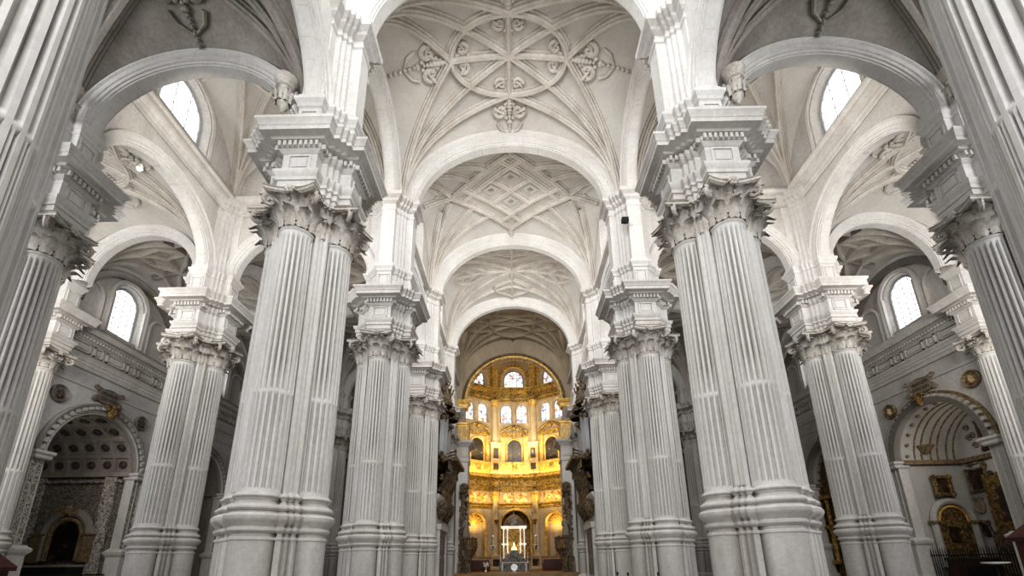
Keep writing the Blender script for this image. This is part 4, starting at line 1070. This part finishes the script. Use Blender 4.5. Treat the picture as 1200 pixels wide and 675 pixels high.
for k in (-3, -2, -1, 0, 1, 2, 3):
    P = bayP(k); nm = BN[k]
    w = MB()
    U = HW + .01
    # lower wall with arch opening
    aw, zsp = (2.25, 6.95) if k == 0 else (1.55, 7.1)
    w.poly([P(-U, 0, 0), P(-aw, 0, 0), P(-aw, 0, 9.6), P(-U, 0, 9.6)]); w.poly([P(aw, 0, 0), P(U, 0, 0), P(U, 0, 9.6), P(aw, 0, 9.6)])
    hd = [(-aw * math.cos(PI * i / 20), zsp + aw * math.sin(PI * i / 20)) for i in range(21)]
    w.grid([[P(u, 0, z) for u, z in hd], [P(u, 0, 9.6) for u, z in hd]])
    w.poly([P(-U, 0, 9.6), P(U, 0, 9.6), P(U, 0, 22.0), P(-U, 0, 22.0)])
    wo = w.obj('wall_apse_%s' % nm.replace(' ', '_'), 'goldpale', kind='structure', label='gilded stone wall of the chancel, %s facet' % nm, cat='wall')
    # niche behind
    nd = 2.6 if k == 0 else 1.0
    nb = MB(); hh = [(-aw, .7)] + hd + [(aw, .7)]
    nb.grid([[P(u, 0, z) for u, z in hh], [P(u, -nd, z) for u, z in hh]]); nb.poly([P(u, -nd, z) for u, z in hh])
    nb.obj('niche', 'golddark' if k == 0 else 'goldpale', wo)
    MB().tube([P(u, .08, z) for u, z in hh], .2, 8).obj('arch_moulding', 'gold', wo)
    if abs(k) > 2: continue
    for z in (8.0, 8.6) if k else ():
        pass
    if k:
        sh = MB()
        for i in range(9):
            a = PI * (i + .5) / 9; sh.tube([P(0, -.85, zsp + .05), P(-aw * .85 * math.cos(a), -.7, zsp + aw * .85 * math.sin(a))], [.05, .2], 6)
        sh.obj('shell', 'gold', wo)
        MB().poly([P(u, -.9, z) for u, z in head(0, .55, 2.6, 4.8)]).obj('door_niche', 'golddark', wo, smooth=False)
        MB().tube([P(u, -.88, z) for u, z in head(0, .62, 2.6, 4.8)], .1, 6).obj('niche_surround', 'goldpale', wo)
    # dado, entablatures, bands
    MB().grid([[P(u, o, z) for o, z in [(.0, 1.0), (.3, 1.05), (.3, 2.3), (.42, 2.4), (.42, 2.6), (0, 2.65)]] for u in (-U, U)]).obj('dado', 'goldpale', wo) if k else None
    for (z0, h, p, mt, nm2) in ((9.35, .75, .45, 'golddark', 'lower_cornice'), (11.85, 2.5, .75, 'golddark', 'gallery_entablature'), (26.0, 2.1, .8, 'golddark', 'upper_entablature')):
        MB().grid([[P(u, o, z) for o, z in FAC_PROF(z0, h, p)] for u in (-U, U)]).obj(nm2, mt, wo, ang=20)
    # gallery parapet (lit)
    MB().grid([[P(u, o, z) for o, z in [(.0, 14.3), (.5, 14.35), (.5, 14.6), (.42, 14.65), (.42, 15.9), (.55, 16.0), (.55, 16.2), (0, 16.25)]] for u in (-U, U)]).obj('gallery_parapet', 'gold', wo)
    for u in (-1.5, 0, 1.5):
        slab(P, u - .38, u + .38, .4, .52, 14.85, 15.75).obj('parapet_panel', 'golddark' if u == 0 else 'gold', wo, smooth=False)
    # reliefs
    for u in (-.95, .95):
        rl = slab(P, u - .78, u + .78, -.05, .1, 10.3, 11.65).obj('painted_relief', 'reliefpic', smooth=False, label='framed painted relief between gold mouldings, %s of the pair in the %s chancel facet' % ('left' if u < 0 else 'right', nm), cat='relief', group='painted reliefs in the chancel')
    # painting with frame
    t = thing('framed_painting', 'dark arched oil painting in a gilded aedicule, %s facet of the chancel' % nm, 'painting')
    MB().poly([P(u, .1, z) for u, z in head(0, 1.05, 16.4, 18.7)]).obj('canvas', 'paint%d' % (k % 7), t, smooth=False)
    MB().tube([P(u, .12, z) for u, z in head(0, 1.18, 16.3, 18.7)], .14, 8).obj('frame', 'gold', t)
    for q in (-1, 1): slab(P, q * 1.75 - .3, q * 1.75 + .3, 0, .3, 16.2, 20.2).obj('aedicule_pilaster', 'gold', t, smooth=False)
    slab(P, -2.15, 2.15, 0, .4, 20.2, 20.9).obj('aedicule_entablature', 'golddark', t, smooth=False)
    m = MB(); m.tube([P(-2.1, .3, 21.0), P(-.9, .3, 21.7), P(0, .3, 22.0), P(.9, .3, 21.7), P(2.1, .3, 21.0)], .22, 8); m.sphere(P(0, .4, 21.6), .4, 8)
    m.obj('pediment', 'golddark', t)
    # window zone: wall with two windows
    zz = MB()
    for q in (-1, 1):
        Pq = lambda u, d, z, q=q, P=P: P(q * (HW / 2 - .32) + u, -d, z)
        u0, u1 = (-(HW / 2 - .32), HW / 2 + .32) if q > 0 else (-(HW / 2 + .32), HW / 2 - .32)
        wall_window(zz, Pq, u0, u1, 22.0, 26.2, 0, .85, 22.5, 24.75, .7, .15)
        make_window(Pq, 0, .85, 22.5, 24.75, .6, 'stained glass window of the middle tier in the chancel, %s of the pair in the %s facet' % ('left' if q < 0 else 'right', nm), 'stained', (1, 4), .07)
    Pw = lambda u, d, z, P=P: P(u, -d, z)
    wall_window(zz, Pw, -U, U, 28.0, 36.0, 0, 1.55, 28.4, 29.9, .8, .2)
    zz.obj('window_wall', 'goldpale', wo)
    make_window(Pw, 0, 1.55, 28.4, 29.9, .7, 'large arched stained glass window of the top tier in the chancel, %s facet' % nm, 'stained', (2, 4), .1)
    MB().tube([P(u, .1, z) for u, z in head(0, 2.0, 28.2, 29.9)], .22, 8).obj('window_arch', 'gold', wo)
    m = MB()
    for i in range(13):
        a = PI * i / 12; m.sphere(P(-2.35 * math.cos(a), .15, 29.9 + 2.35 * math.sin(a)), .22, 6)
    m.obj('gilt_studs', 'gold', wo)
    for q in (-1, 1): slab(P, q * 2.75 - .3, q * 2.75 + .3, 0, .4, 28.1, 33.0).obj('attic_pilaster', 'gold', wo, smooth=False)
# columns at facet corners
for k in (-2, -1, 0, 1):
    a = PI / 2 - (k + .5) * PI / 5; r = AP / math.cos(PI / 10)
    c = (CA[0] + math.cos(a) * (r - .35), CA[1] + math.sin(a) * (r - .35))
    nm = {-2: 'leftmost in view', -1: 'left of the central facet', 0: 'right of the central facet', 1: 'rightmost in view'}[k]
    t = thing('giant_column', 'tall pale gold column of the chancel upper tier, %s' % nm, 'column', (c[0], c[1], 0), a - PI / 2 + PI, group='upper tier columns of the chancel')
    sq = [(-.75, -.6), (.75, -.6), (.75, .6), (-.75, .6)]
    MB().sweep(sq, [(.1, 14.4), (.1, 14.7), (0, 14.8), (0, 18.8), (.1, 19.0), (.15, 19.2), (-.05, 19.3)]).obj('pedestal', 'goldpale', t)
    MB().lathe((0, 0, 19.3), [(.62, 0), (.62, .15), (.5, .3), (.5, 3.0), (.44, 5.6), (.5, 5.7)], 16).obj('shaft', 'goldpale', t)
    m = MB(); m.lathe((0, 0, 25.0), [(.46, 0), (.6, .6), (.72, .95), (.72, 1.05)], 16)
    for i in range(8):
        d = (math.cos(i * PI / 4), math.sin(i * PI / 4), 0); leaf(m, (d[0] * .45, d[1] * .45, 25.0), d, (0, 0, 1), .34, .75, .4)
    m.obj('capital', 'gold', t)
    for (z0, z1) in ((14.95, 16.1), (16.7, 18.4)):
        m = MB(); m.poly([(-.42, .62, z0), (.42, .62, z0), (.42, .62, z1), (-.42, .62, z1)]); f = m.obj('inset_picture', 'paint%d' % (k + 3), t, smooth=False)
        m = MB(); q = [(-.46, z0), (.46, z0), (.46, z1), (-.46, z1)]
        for j in range(4): m.tube([(q[j][0], .64, q[j][1]), (q[(j + 1) % 4][0], .64, q[(j + 1) % 4][1])], .07, 6)
        m.obj('picture_frame', 'gold', f)
    t = thing('giant_column', 'carved gilt column of the chancel lower tier, %s' % nm, 'column', (c[0], c[1], 0), a - PI / 2 + PI, group='lower tier columns of the chancel')
    MB().sweep(sq, [(.1, .8), (.1, 1.1), (0, 1.2), (0, 2.4), (.12, 2.6), (-.05, 2.7)]).obj('pedestal', 'goldpale', t)
    m = MB(); m.poly([(-.5, .62, 1.3), (.5, .62, 1.3), (.5, .62, 2.25), (-.5, .62, 2.25)]); m.obj('inset_picture', 'paint0', t, smooth=False)
    MB().lathe((0, 0, 2.7), [(.62, 0), (.6, .15), (.48, .3), (.5, 2.0), (.43, 7.6), (.46, 7.7)], 16).obj('shaft', 'goldpale', t)
    m = MB(); m.lathe((0, 0, 10.3), [(.46, 0), (.6, .7), (.74, 1.2), (.74, 1.5)], 16)
    for i in range(8):
        d = (math.cos(i * PI / 4), math.sin(i * PI / 4), 0); leaf(m, (d[0] * .45, d[1] * .45, 10.3), d, (0, 0, 1), .36, .95, .4)
    m.obj('capital', 'gold', t)
    s = thing('column_statue', 'robed statue on a bracket before a lower chancel column, %s' % nm, 'statue', (c[0], c[1], 0), a - PI / 2 + PI, group='statues on the chancel columns')
    MB().lathe((0, .75, 7.6), [(.02, -.6), (.3, -.1), (.42, 0), (.42, .1), (.01, .12)], 12).obj('bracket', 'golddark', s)
    m = MB(); m.lathe((0, .75, 7.7), [(.34, 0), (.3, .4), (.24, 1.0), (.3, 1.35), (.12, 1.55), (.09, 1.62)], 12); m.sphere((0, .75, 9.45), .16, 8, 1.2); m.tube([(-.28, .75, 9.0), (-.34, .95, 8.6), (-.1, 1.05, 8.6)], .08, 6); m.tube([(.28, .75, 9.0), (.36, .9, 8.6), (.12, 1.05, 8.75)], .08, 6)
    m.obj('figure', 'goldpale', s)
m = MB(); m.lathe((CA[0], CA[1], 0), [(10.3, 36), (9.0, 40), (6, 43), (.1, 44)], 30); m.obj('ceiling_apse', 'gold', kind='structure', label='gilded dome above the chancel windows', cat='vault')

# tabernacle
TB = (-.25, 61.5)
t = thing('tabernacle', 'lit silver tabernacle with slim columns under a domed canopy in the chancel', 'tabernacle', (TB[0], TB[1], 0))
MB().box(-1.6, 1.6, -1.1, 1.1, .75, 2.2).obj('base', 'darksilver', t, smooth=False)
for x in (-1.35, -.85, .85, 1.35):
    for y in (-.8, .8):
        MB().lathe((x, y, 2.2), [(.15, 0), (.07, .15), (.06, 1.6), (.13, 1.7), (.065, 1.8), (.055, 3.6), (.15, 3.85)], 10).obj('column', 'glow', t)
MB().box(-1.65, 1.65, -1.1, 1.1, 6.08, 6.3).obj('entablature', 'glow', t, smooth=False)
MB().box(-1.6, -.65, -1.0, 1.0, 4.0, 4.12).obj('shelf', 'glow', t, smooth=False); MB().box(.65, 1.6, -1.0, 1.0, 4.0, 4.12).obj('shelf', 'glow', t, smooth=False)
MB().lathe((0, 0, 6.4), [(1.35, -.1), (1.3, .4), (.95, .95), (.5, 1.3), (.1, 1.5), (.1, 1.8), (.02, 2.2)], 20).obj('dome', 'darksilver', t)
MB().box(-1.2, 1.2, .9, 1.0, 2.2, 6.0).obj('back_panel', 'golddark', t, smooth=False)
mo = thing('monstrance', 'glowing gold monstrance shrine inside the silver tabernacle', 'monstrance', (TB[0], TB[1], 0))
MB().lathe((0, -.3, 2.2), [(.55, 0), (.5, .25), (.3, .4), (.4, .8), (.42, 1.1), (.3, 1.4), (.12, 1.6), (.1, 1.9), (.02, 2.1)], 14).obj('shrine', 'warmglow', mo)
MB().lathe((0, -.75, 2.7), [(.25, -.02), (.24, .05), (.01, .06)], 12, axis='y').obj('disc', 'lamp', mo)
# altar
t = thing('altar_table', 'white clothed main altar in front of the tabernacle', 'altar', (-.25, 57.5, .75))
MB().box(-1.5, 1.5, -.5, .5, .95, 1.05).obj('table_top', 'white', t, smooth=False)
MB().box(-1.35, 1.35, -.4, .4, 0, .95).obj('frontal', 'darksilver', t, smooth=False)
for x in (-1.42, 1.42): MB().box(x - .09, x + .09, -.45, .45, 0, .95).obj('leg', 'white', t, smooth=False)
m = MB(); m.lathe((0, -.42, .45), [(.42, -.03), (.4, -.1), (.01, -.1)], 20, axis='y'); m.obj('medallion', 'silver', t)
t = thing('altar_gradine', 'stepped dark silver base with candlesticks behind the main altar', 'altar base', (-.25, 59.2, .75))
for i, (w_, h0, h1) in enumerate(((1.9, 0, 1.0), (1.5, 1.0, 1.5), (.9, 1.5, 2.1), (.5, 2.1, 2.5))): MB().box(-w_, w_, -.4 + .1 * i, .5, h0, h1).obj('step', 'darksilver', t, smooth=False)
for i, x in enumerate((-1.7, -1.3, -.7, .7, 1.3, 1.7)):
    z = 1.0 if abs(x) > 1.5 else 1.5 if abs(x) > .9 else 2.1
    c = thing('candlestick', 'slim silver candlestick on the stepped base behind the main altar', 'candlestick', (-.25 + x, 59.15, .75 + z), group='altar candlesticks')
    MB().lathe((0, 0, 0), [(.12, 0), (.1, .05), (.03, .1), (.05, .4), (.03, .7), (.07, .75), (.01, .76)], 10).obj('stick', 'silver', c)
    MB().lathe((0, 0, .75), [(.03, 0), (.03, .45), (.005, .5)], 8).obj('candle', 'white', c)
# altar side furniture
for q, lb in ((-1, 'left'), (1, 'right')):
    t = thing('choir_bench', 'dark red wooden bench with high back on the %s of the altar' % lb, 'bench', (q * 4.6, 58, .75))
    MB().box(-1.3, 1.3, -.3, .3, .35, .5).obj('seat', 'redwood', t, smooth=False); MB().box(-1.3, 1.3, .25, .38, .3, 1.35).obj('backrest', 'redwood', t, smooth=False); MB().box(-1.3, 1.3, -.28, .25, 0, .35).obj('kneeler_front', 'redcloth', t, smooth=False)
    for x in (-1.35, 1.35): MB().box(x - .05, x + .05, -.35, .4, 0, .9).obj('side_panel', 'redwood', t, smooth=False)
    l = thing('hanging_lamp', 'ornate hanging silver lamp in front of the lower chancel column, %s of the altar' % lb, 'lamp', (-.2 + q * 2.75, 60.5, 0), group='hanging sanctuary lamps')
    MB().lathe((0, 0, 3.6), [(.02, -.35), (.16, -.2), (.3, .1), (.4, .25), (.36, .3), (.1, .3), (.14, .7), (.08, 1.1), (.16, 1.4), (.02, 1.6)], 12).obj('lamp_bowl', 'silver', l)
    MB().tube([(0, 0, 5.1), (0, 0, 14)], .015, 5).obj('chain', 'black', l)
MB().tube([(-.25, 60.6, 8.0), (-.25, 60.6, 20)], .02, 5).obj('lamp_chain', 'black', label='thin dark chain hanging above the tabernacle', cat='chain')
t = thing('flower_stand', 'pale flower bunch in front of the dark bench at the left of the altar', 'flowers', (-3.6, 56.8, .75))
MB().lathe((0, 0, 0), [(.2, 0), (.12, .2), (.2, .5), (.18, .55)], 10).obj('vase', 'silver', t)
m = MB(); rnd = random.Random(9)
for i in range(26): m.sphere((rnd.uniform(-.28, .28), rnd.uniform(-.25, .25), .6 + rnd.uniform(0, .45)), .1, 6)
m.obj('blossoms', 'white', t)

# ------------------------------------------------------------------ chancel flank piers, pulpits, carved columns
for q in (-1, 1):
    S = SIDE[q]
    t = thing('chancel_pier', 'short pale pier with moulded entablature at the %s edge of the golden chancel' % S, 'pier', (q * 5.85, 51.2, 0))
    sq = [(-.62, -1.1), (.62, -1.1), (.62, 1.1), (-.62, 1.1)]
    MB().sweep(sq, [(.2, 0), (.2, .5), (0, .6), (0, 12.6)]).obj('shaft', 'stone', t)
    MB().sweep(sq, [(0, 12.5), (.1, 12.6), (.1, 12.9), (.02, 13.0), (.02, 14.2), (.2, 14.4), (.3, 14.5), (.55, 14.7), (.6, 15.0), (0, 15.05)]).obj('entablature', 'moulding', t)
    frame_rect(MB(), 0, .5, 13.1, 14.1, .87).xf(lambda x, y, z: (y, -x - .25, z)).obj('panel', 'moulding', t, smooth=False)
    MB().sweep([(-.62, -1), (.62, -1), (.62, 1), (-.62, 1)], [(0, 15.05), (0, 16.9), (.1, 17.0), (.1, 17.2), (-.1, 17.2)]).obj('gilded_pedestal', 'gold', t)
    g = MB()
    for i in range(5): g.box(-.6 + .27 * i, -.48 + .27 * i, -1.1, -.98, 15.2, 16.8)
    g.obj('gilt_baluster', 'goldpale', t, smooth=False)
    # tall carved dark altarpiece column
    t = thing('carved_gilt_column', 'tall dark carved gilt column beside the %s side of the chancel steps' % S, 'column', (q * 5.6, 50.0, .75))
    m = MB(); m.lathe((0, 0, 0), [(.6, 0), (.6, .9), (.42, 1.1), (.34, 2.8), (.46, 3.9), (.34, 4.8), (.5, 5.5), (.32, 6.4), (.28, 8.2), (.48, 8.7), (.5, 9.2), (.2, 9.4)], 14); m.obj('shaft', 'wood', t)
    m = MB(); rnd = random.Random(4)
    for i in range(110):
        z = rnd.uniform(1, 9.1); a = rnd.uniform(0, 2 * PI); m.sphere((.4 * math.cos(a), .4 * math.sin(a), z), rnd.uniform(.1, .22), 6)
    m.obj('carved_foliage', 'wood', t)
    f = thing('column_statue', 'pale standing statue on the dark carved column at the %s of the chancel' % S, 'statue', (q * 5.2, 49.4, 4.4))
    m = MB(); m.lathe((0, 0, 0), [(.36, 0), (.32, .5), (.24, 1.1), (.3, 1.5), (.12, 1.7), (.08, 1.8)], 12); m.sphere((0, 0, 1.98), .17, 8, 1.2); m.tube([(-.28, 0, 1.45), (-.36, -.2, 1.0), (-.1, -.3, 1.0)], .08, 6); m.tube([(.28, 0, 1.45), (.4, -.1, 1.1), (.3, -.3, 1.3)], .08, 6)
    m.obj('figure', 'plaque', f); MB().lathe((0, 0, -.4), [(.1, -.3), (.4, .2), (.42, .4), (.01, .41)], 10).obj('bracket', 'wood', f)
    # pulpit
    t = thing('pulpit', 'dark round pulpit with openwork railing on the %s side of the nave end' % S, 'pulpit', (q * 4.75, 47.4, 0))
    MB().lathe((0, 0, 0), [(.8, 0), (.75, .2), (.3, .4), (.22, 1.4), (.35, 2.2), (.75, 2.9), (.85, 3.0), (.01, 3.02)], 14).obj('pedestal', 'wood', t)
    for i in range(16):
        a = 2 * PI * i / 16; MB().tube([(.8 * math.cos(a), .8 * math.sin(a), 3.0), (.86 * math.cos(a), .86 * math.sin(a), 3.5), (.8 * math.cos(a), .8 * math.sin(a), 4.0)], [.04, .06, .04], 5).obj('baluster', 'wood', t)
    MB().lathe((0, 0, 4.0), [(.75, 0), (.9, .02), (.9, .12), (.75, .14)], 18).obj('hand_rail', 'wood', t)

# ------------------------------------------------------------------ organs and choir screens
for q in (-1, 1):
    S = SIDE[q]
    X0 = 6.35
    xs = lambda a, b: tuple(sorted((q * a, q * b)))
    t = thing('choir_screen', 'pale stone choir screen with dark door below the %s organ' % S, 'screen')
    MB().box(*xs(6.3, 8.6), 36.0, 42.6, 0, 6.2).obj('screen_wall', 'stone', t, smooth=False)
    pl = [(xs(6.3, 8.6)[0], 35.9), (xs(6.3, 8.6)[1], 35.9), (xs(6.3, 8.6)[1], 42.7), (xs(6.3, 8.6)[0], 42.7)]
    MB().sweep(pl, [(0, 6.0), (.1, 6.1), (.1, 6.3), (.3, 6.5), (.4, 6.7), (.4, 6.9), (0, 6.95)]).obj('cornice', 'moulding', t)
    MB().sweep(pl, [(.15, 0), (.15, .6), (0, .7)], False, False).obj('plinth', 'moulding', t)
    d = MB().box(*xs(6.2, 6.32), 37.6, 41.0, .4, 4.2).obj('door', 'chapelgrey', t, smooth=False)
    for i in range(2):
        for z in (.7, 2.5):
            m = MB(); y0 = 37.9 + 1.6 * i
            m.box(*xs(6.14, 6.22), y0, y0 + 1.2, z, z + 1.4); m.obj('door_panel', 'darkplaque', d, smooth=False)
    m = MB(); m.box(*xs(5.95, 6.32), 37.2, 41.4, 4.3, 4.75); m.box(*xs(6.05, 6.32), 37.3, 37.6, .3, 4.3); m.box(*xs(6.05, 6.32), 41.0, 41.3, .3, 4.3); m.obj('door_surround', 'moulding', t, smooth=False)
    t = thing('pipe_organ', 'dark gilt baroque pipe organ on a bulging gallery between the %s piers' % S, 'organ')
    MB().box(*xs(6.3, 8.3), 36.3, 42.3, 6.9, 15.2).obj('case', 'wood', t, smooth=False)
    # bulging gallery
    g = MB(); rows = []
    for z, r in ((6.2, .1), (6.6, .5), (7.1, .75), (7.6, .7), (8.1, .95), (8.4, 1.2), (8.9, 1.25), (9.0, 1.3), (9.0, 0)):
        rows.append([(q * (6.4 - r * (.75 + .25 * math.cos(3 * math.pi * (i / 20 - .5)))), 36.2 + 6.2 * i / 20, z) for i in range(21)])
    g.grid(rows); g.obj('gallery', 'wood', t)
    for yc in (37.6, 39.3, 41.0):
        m = MB(); m.lathe((q * 6.05, yc, 5.6), [(.05, -.6), (.25, -.3), (.5, .1), (.7, .6), (.75, .9), (.5, 1.0)], 12); m.obj('corbel', 'wood', t)
    for i in range(24):
        yy = 36.4 + 5.8 * i / 23; MB().lathe((q * 5.35, yy, 9.0), [(.05, 0), (.08, .2), (.04, .5), (.07, .75)], 6).obj('baluster', 'wood', t)
    MB().box(*xs(5.2, 5.5), 36.2, 42.4, 9.75, 9.95).obj('hand_rail', 'wood', t, smooth=False)
    for j, (yc, hh, n) in enumerate(((37.2, 3.6, 5), (39.3, 4.6, 7), (41.4, 3.6, 5))):
        for i in range(n):
            yy = yc + (i - (n - 1) / 2) * .3; h = hh - .28 * abs(i - (n - 1) / 2)
            MB().lathe((q * (6.05 + .03 * abs(i - (n - 1) / 2) ** 2), yy, 10.2), [(.03, 0), (.13, .5), (.135, h), (.01, h + .02)], 10).obj('pipe', 'pipe', t)
        m = MB(); m.lathe((q * 6.2, yc, 14.6), [(.9, 0), (1.0, .25), (.8, .5), (.5, 1.0), (.3, 1.3), (.1, 1.6)], 12); m.obj('pipe_tower_cap', 'wood', t)
    MB().box(*xs(4.75, 6.3), 37.5, 42.6, 9.95, 10.25).obj('console_shelf', 'wood', t, smooth=False)
    for k_ in range(7):
        m = MB(); m.tube([(q * 5.6, 36.6 + .9 * k_, 10.3), (q * 4.9, 36.6 + .9 * k_, 10.5)], [.06, .1], 8); m.obj('horizontal_trumpet', 'wood', t)
    for yc, zz in ((37.2, 16.0), (39.3, 16.1), (41.4, 16.0)):
        f = MB(); f.lathe((q * 6.2, yc, zz), [(.32, 0), (.3, .5), (.2, 1.0), (.28, 1.35), (.1, 1.55)], 10); f.sphere((q * 6.2, yc, zz + 1.75), .17, 8, 1.2)
        for s_ in (-1, 1): f.tube([(q * 6.2, yc + s_ * .25, zz + 1.3), (q * 6.0, yc + s_ * .55, zz + 1.5), (q * 5.9, yc + s_ * .6, zz + 2.0)], .08, 6); f.tube([(q * 6.35, yc + s_ * .2, zz + 1.3), (q * 6.5, yc + s_ * .9, zz + 1.9), (q * 6.5, yc + s_ * .6, zz + .9)], [.1, .12, .04], 6)
        f.obj('angel_figure', 'wood', t)
    m = MB(); rnd = random.Random(11)
    for i in range(90):
        m.sphere((q * rnd.uniform(5.85, 6.35), rnd.uniform(36.2, 42.4), rnd.choice((rnd.uniform(13.4, 16.6), rnd.uniform(9.8, 10.6), rnd.uniform(7, 9)))), rnd.uniform(.12, .26), 6)
    m.obj('carved_foliage', 'wood', t)

# ------------------------------------------------------------------ small movables
for q in (-1, 1):
    t = thing('confessional', 'dark red gabled wooden confessional at the bottom %s corner' % SIDE[q], 'confessional', (q * 21.9 if q < 0 else 21.5, 19.0, 0 if q < 0 else .0))
    CH = 1.6 if q < 0 else 2.2
    MB().box(-.8, .8, -.8, .8, 0, CH).obj('booth', 'redwood', t, smooth=False)
    MB().box(-.95, .95, -.95, .95, CH, CH + .15).obj('cornice', 'redwood', t, smooth=False)
    g = MB(); g.add([(-1, -.95, CH + .15), (1, -.95, CH + .15), (0, -.95, CH + .75), (-1, .95, CH + .15), (1, .95, CH + .15), (0, .95, CH + .75)], [(0, 1, 2), (5, 4, 3), (0, 2, 5, 3), (2, 1, 4, 5), (0, 3, 4, 1)]); g.obj('gable_roof', 'redwood', t, smooth=False)
    for x in (-.4, .4): MB().box(x - .32, x + .32, -.86, -.8, .2, CH - .15).obj('door', 'redcloth', t, smooth=False)
for i, (x, y) in enumerate(((5.05, 24.2), (5.15, 22.4), (6.4, 21.9))):
    t = thing('barrier_post', 'slim dark barrier post at the foot of the second right nave pier, %s' % ['far one', 'middle one', 'near one'][i], 'post', (x, y, 0))
    MB().lathe((0, 0, 0), [(.16, 0), (.15, .04), (.03, .06), (.025, 1.0), (.05, 1.02), (.05, 1.12), (.01, 1.16)], 10).obj('post', 'black', t)
t = thing('floodlight', 'small black floodlight fixed on the upper part of the second right nave pier', 'light', (6.75, 22.72, 21.05))
MB().box(-.2, .2, -.22, .06, -.14, .14).obj('housing', 'black', t, smooth=False)
MB().tube([(0, 0, 0), (.1, .15, .05), (.1, .3, .05)], .04, 6).obj('bracket', 'black', t)
for q, p in ((-1, (-17.0, 16.6, 19.4)), (1, (17.0, 16.6, 19.4))):
    if q > 0: continue
    t = thing('spotlight', 'small lit spotlight near the arch between the left aisles', 'light', p)
    MB().lathe((0, 0, 0), [(.1, 0), (.13, -.1), (.12, -.22)], 10).obj('housing', 'white', t); MB().sphere((0, 0, -.22), .11, 8).obj('bulb', 'lamp', t)

# ------------------------------------------------------------------ camera
cam = bpy.data.cameras.new('camera'); co = bpy.data.objects.new('camera', cam); COL.objects.link(co); scn.camera = co
F, TILT, YAW, ROLL = 537.6, .2906, -.0042, .0144
cam.sensor_fit = 'HORIZONTAL'; cam.sensor_width = 36; cam.lens = F / 1200 * 36
cam.shift_y = (500 - 337.5) / 1200
cam.clip_end = 300
ct, st = math.cos(TILT), math.sin(TILT)
cy_, sy_ = math.cos(-YAW), math.sin(-YAW)
def unyaw(v): return Vector((v[0] * cy_ - v[1] * sy_, v[0] * sy_ + v[1] * cy_, v[2]))
fw = unyaw((0, ct, st)); up = unyaw((0, -st, ct)); rt = unyaw((1, 0, 0))
cr, sr = math.cos(ROLL), math.sin(ROLL)
rt2 = rt * cr - up * sr; up2 = rt * sr + up * cr
co.matrix_world = Matrix(((rt2.x, up2.x, -fw.x, CAM[0]), (rt2.y, up2.y, -fw.y, CAM[1]), (rt2.z, up2.z, -fw.z, CAM[2]), (0, 0, 0, 1)))

# ------------------------------------------------------------------ light
wd = bpy.data.worlds.new('world'); scn.world = wd; wd.use_nodes = True
bg = wd.node_tree.nodes['Background']; bg.inputs[0].default_value = (.93, .96, 1, 1); bg.inputs[1].default_value = .62
def area(name, loc, d, sx, sy, e, col=(1, 1, 1)):
    l = bpy.data.lights.new(name, 'AREA'); l.shape = 'RECTANGLE'; l.size = sx; l.size_y = sy; l.energy = e; l.color = col
    o = bpy.data.objects.new(name, l); COL.objects.link(o); o.location = loc
    o.rotation_euler = Vector(d).to_track_quat('-Z', 'Y').to_euler(); return o
def point(name, loc, e, col=(1, 1, 1), r=.5):
    l = bpy.data.lights.new(name, 'POINT'); l.energy = e; l.color = col; l.shadow_soft_size = r
    o = bpy.data.objects.new(name, l); COL.objects.link(o); o.location = loc; return o
WHT = (1, .985, .96); WRM = (1, .94, .86); YEL = (1, .72, .26)
area('nave_top_key', (0, 6, 31), (0, .45, -.9), 7, 5, 1700, WHT)  # unseen key added above the nearest bay, out of frame
for k, e in ((1, 560), (2, 560), (3, 520)):
    area('nave_fill', (0, Y[k] + 1.6, 25.6), (0, .85, -.5), 4.5, 2.0, e, WHT)  # added fill behind each nave arch, turned away from the camera
    area('vault_fill', (0, Y[k] + 1.2, 21.5), (0, .84, .54), 8, 1.0, e * (.40, .62, .7)[k - 1], WRM)  # added fill raking across the vault webs, no fixture there
area('west_key', (0, -6, 17), (0, 1, -.0), 6, 9, 3200, WHT)  # key added behind the camera to model the shafts
for sg in (-1, 1):
    area('transept_fill', (sg * 12.8, Y[1] + 2.2, 19.5), (sg * .1, .7, .7), 5, 1.5, 420, WRM)  # added fill for the transept vault, its back to the camera
    area('aisle_fill', (sg * 12.8, Y[2] + 2.0, 15), (0, .8, .6), 5, 2, 200, WRM)  # unseen fill added in the inner aisle
    area('aisle_pier_fill', (sg * 12.5, Y[1] + 2.6, 16.0), (sg * .4, 1, -.2), 3, 3, 380, WHT)  # extra lamp added to brighten the aisle piers
    area('outer_fill', (sg * 22, Y[1] + 2.0, 14), (sg * .5, .8, .35), 4, 2, 620, WRM)  # fill added for the outer aisle and its wall
    area('chapel_fill', (sg * (WX + .9), CY - 2.4, 9.3), (sg * .35, 1, -.3), 1.6, 1.2, 75 if sg > 0 else 45, WRM)  # hidden fill added in the chapel mouth to brighten the interior
    area('side_fill', (sg * 23, 4, 15), (-sg * .12, 1, .05), 5, 8, 1300, WHT)  # out-of-view fill added to lift the side aisles
for k in (-1, 0, 1):
    P = bayP(k)
    for z, e in ((15.5, 110), (11.1, 80)):
        p = P(0, 1.6, z - .9); q = P(0, 0, z); area('gilt_light', p, (q[0] - p[0], q[1] - p[1], q[2] - p[2]), 4.5, .4, e, YEL)
    p = P(0, 2.5, 18); q = P(0, 0, 22); area('gilt_wash', p, (q[0] - p[0], q[1] - p[1], q[2] - p[2]), 5, 1, 190, (1, .82, .5))
    if k: p = P(0, .3, 6.6); q = P(0, -.8, 8.2); area('niche_light', p, (q[0] - p[0], q[1] - p[1], q[2] - p[2]), 1.5, .3, 60, YEL)
area('chancel_fill', (0, 56, 20), (0, .95, -.2), 8, 3, 620, (1, .88, .68))  # warm fill added in mid-air to lift the apse walls
scn.view_settings.view_transform = 'Standard'
scn.view_settings.look = 'Medium High Contrast'
scn.view_settings.exposure = 0.0
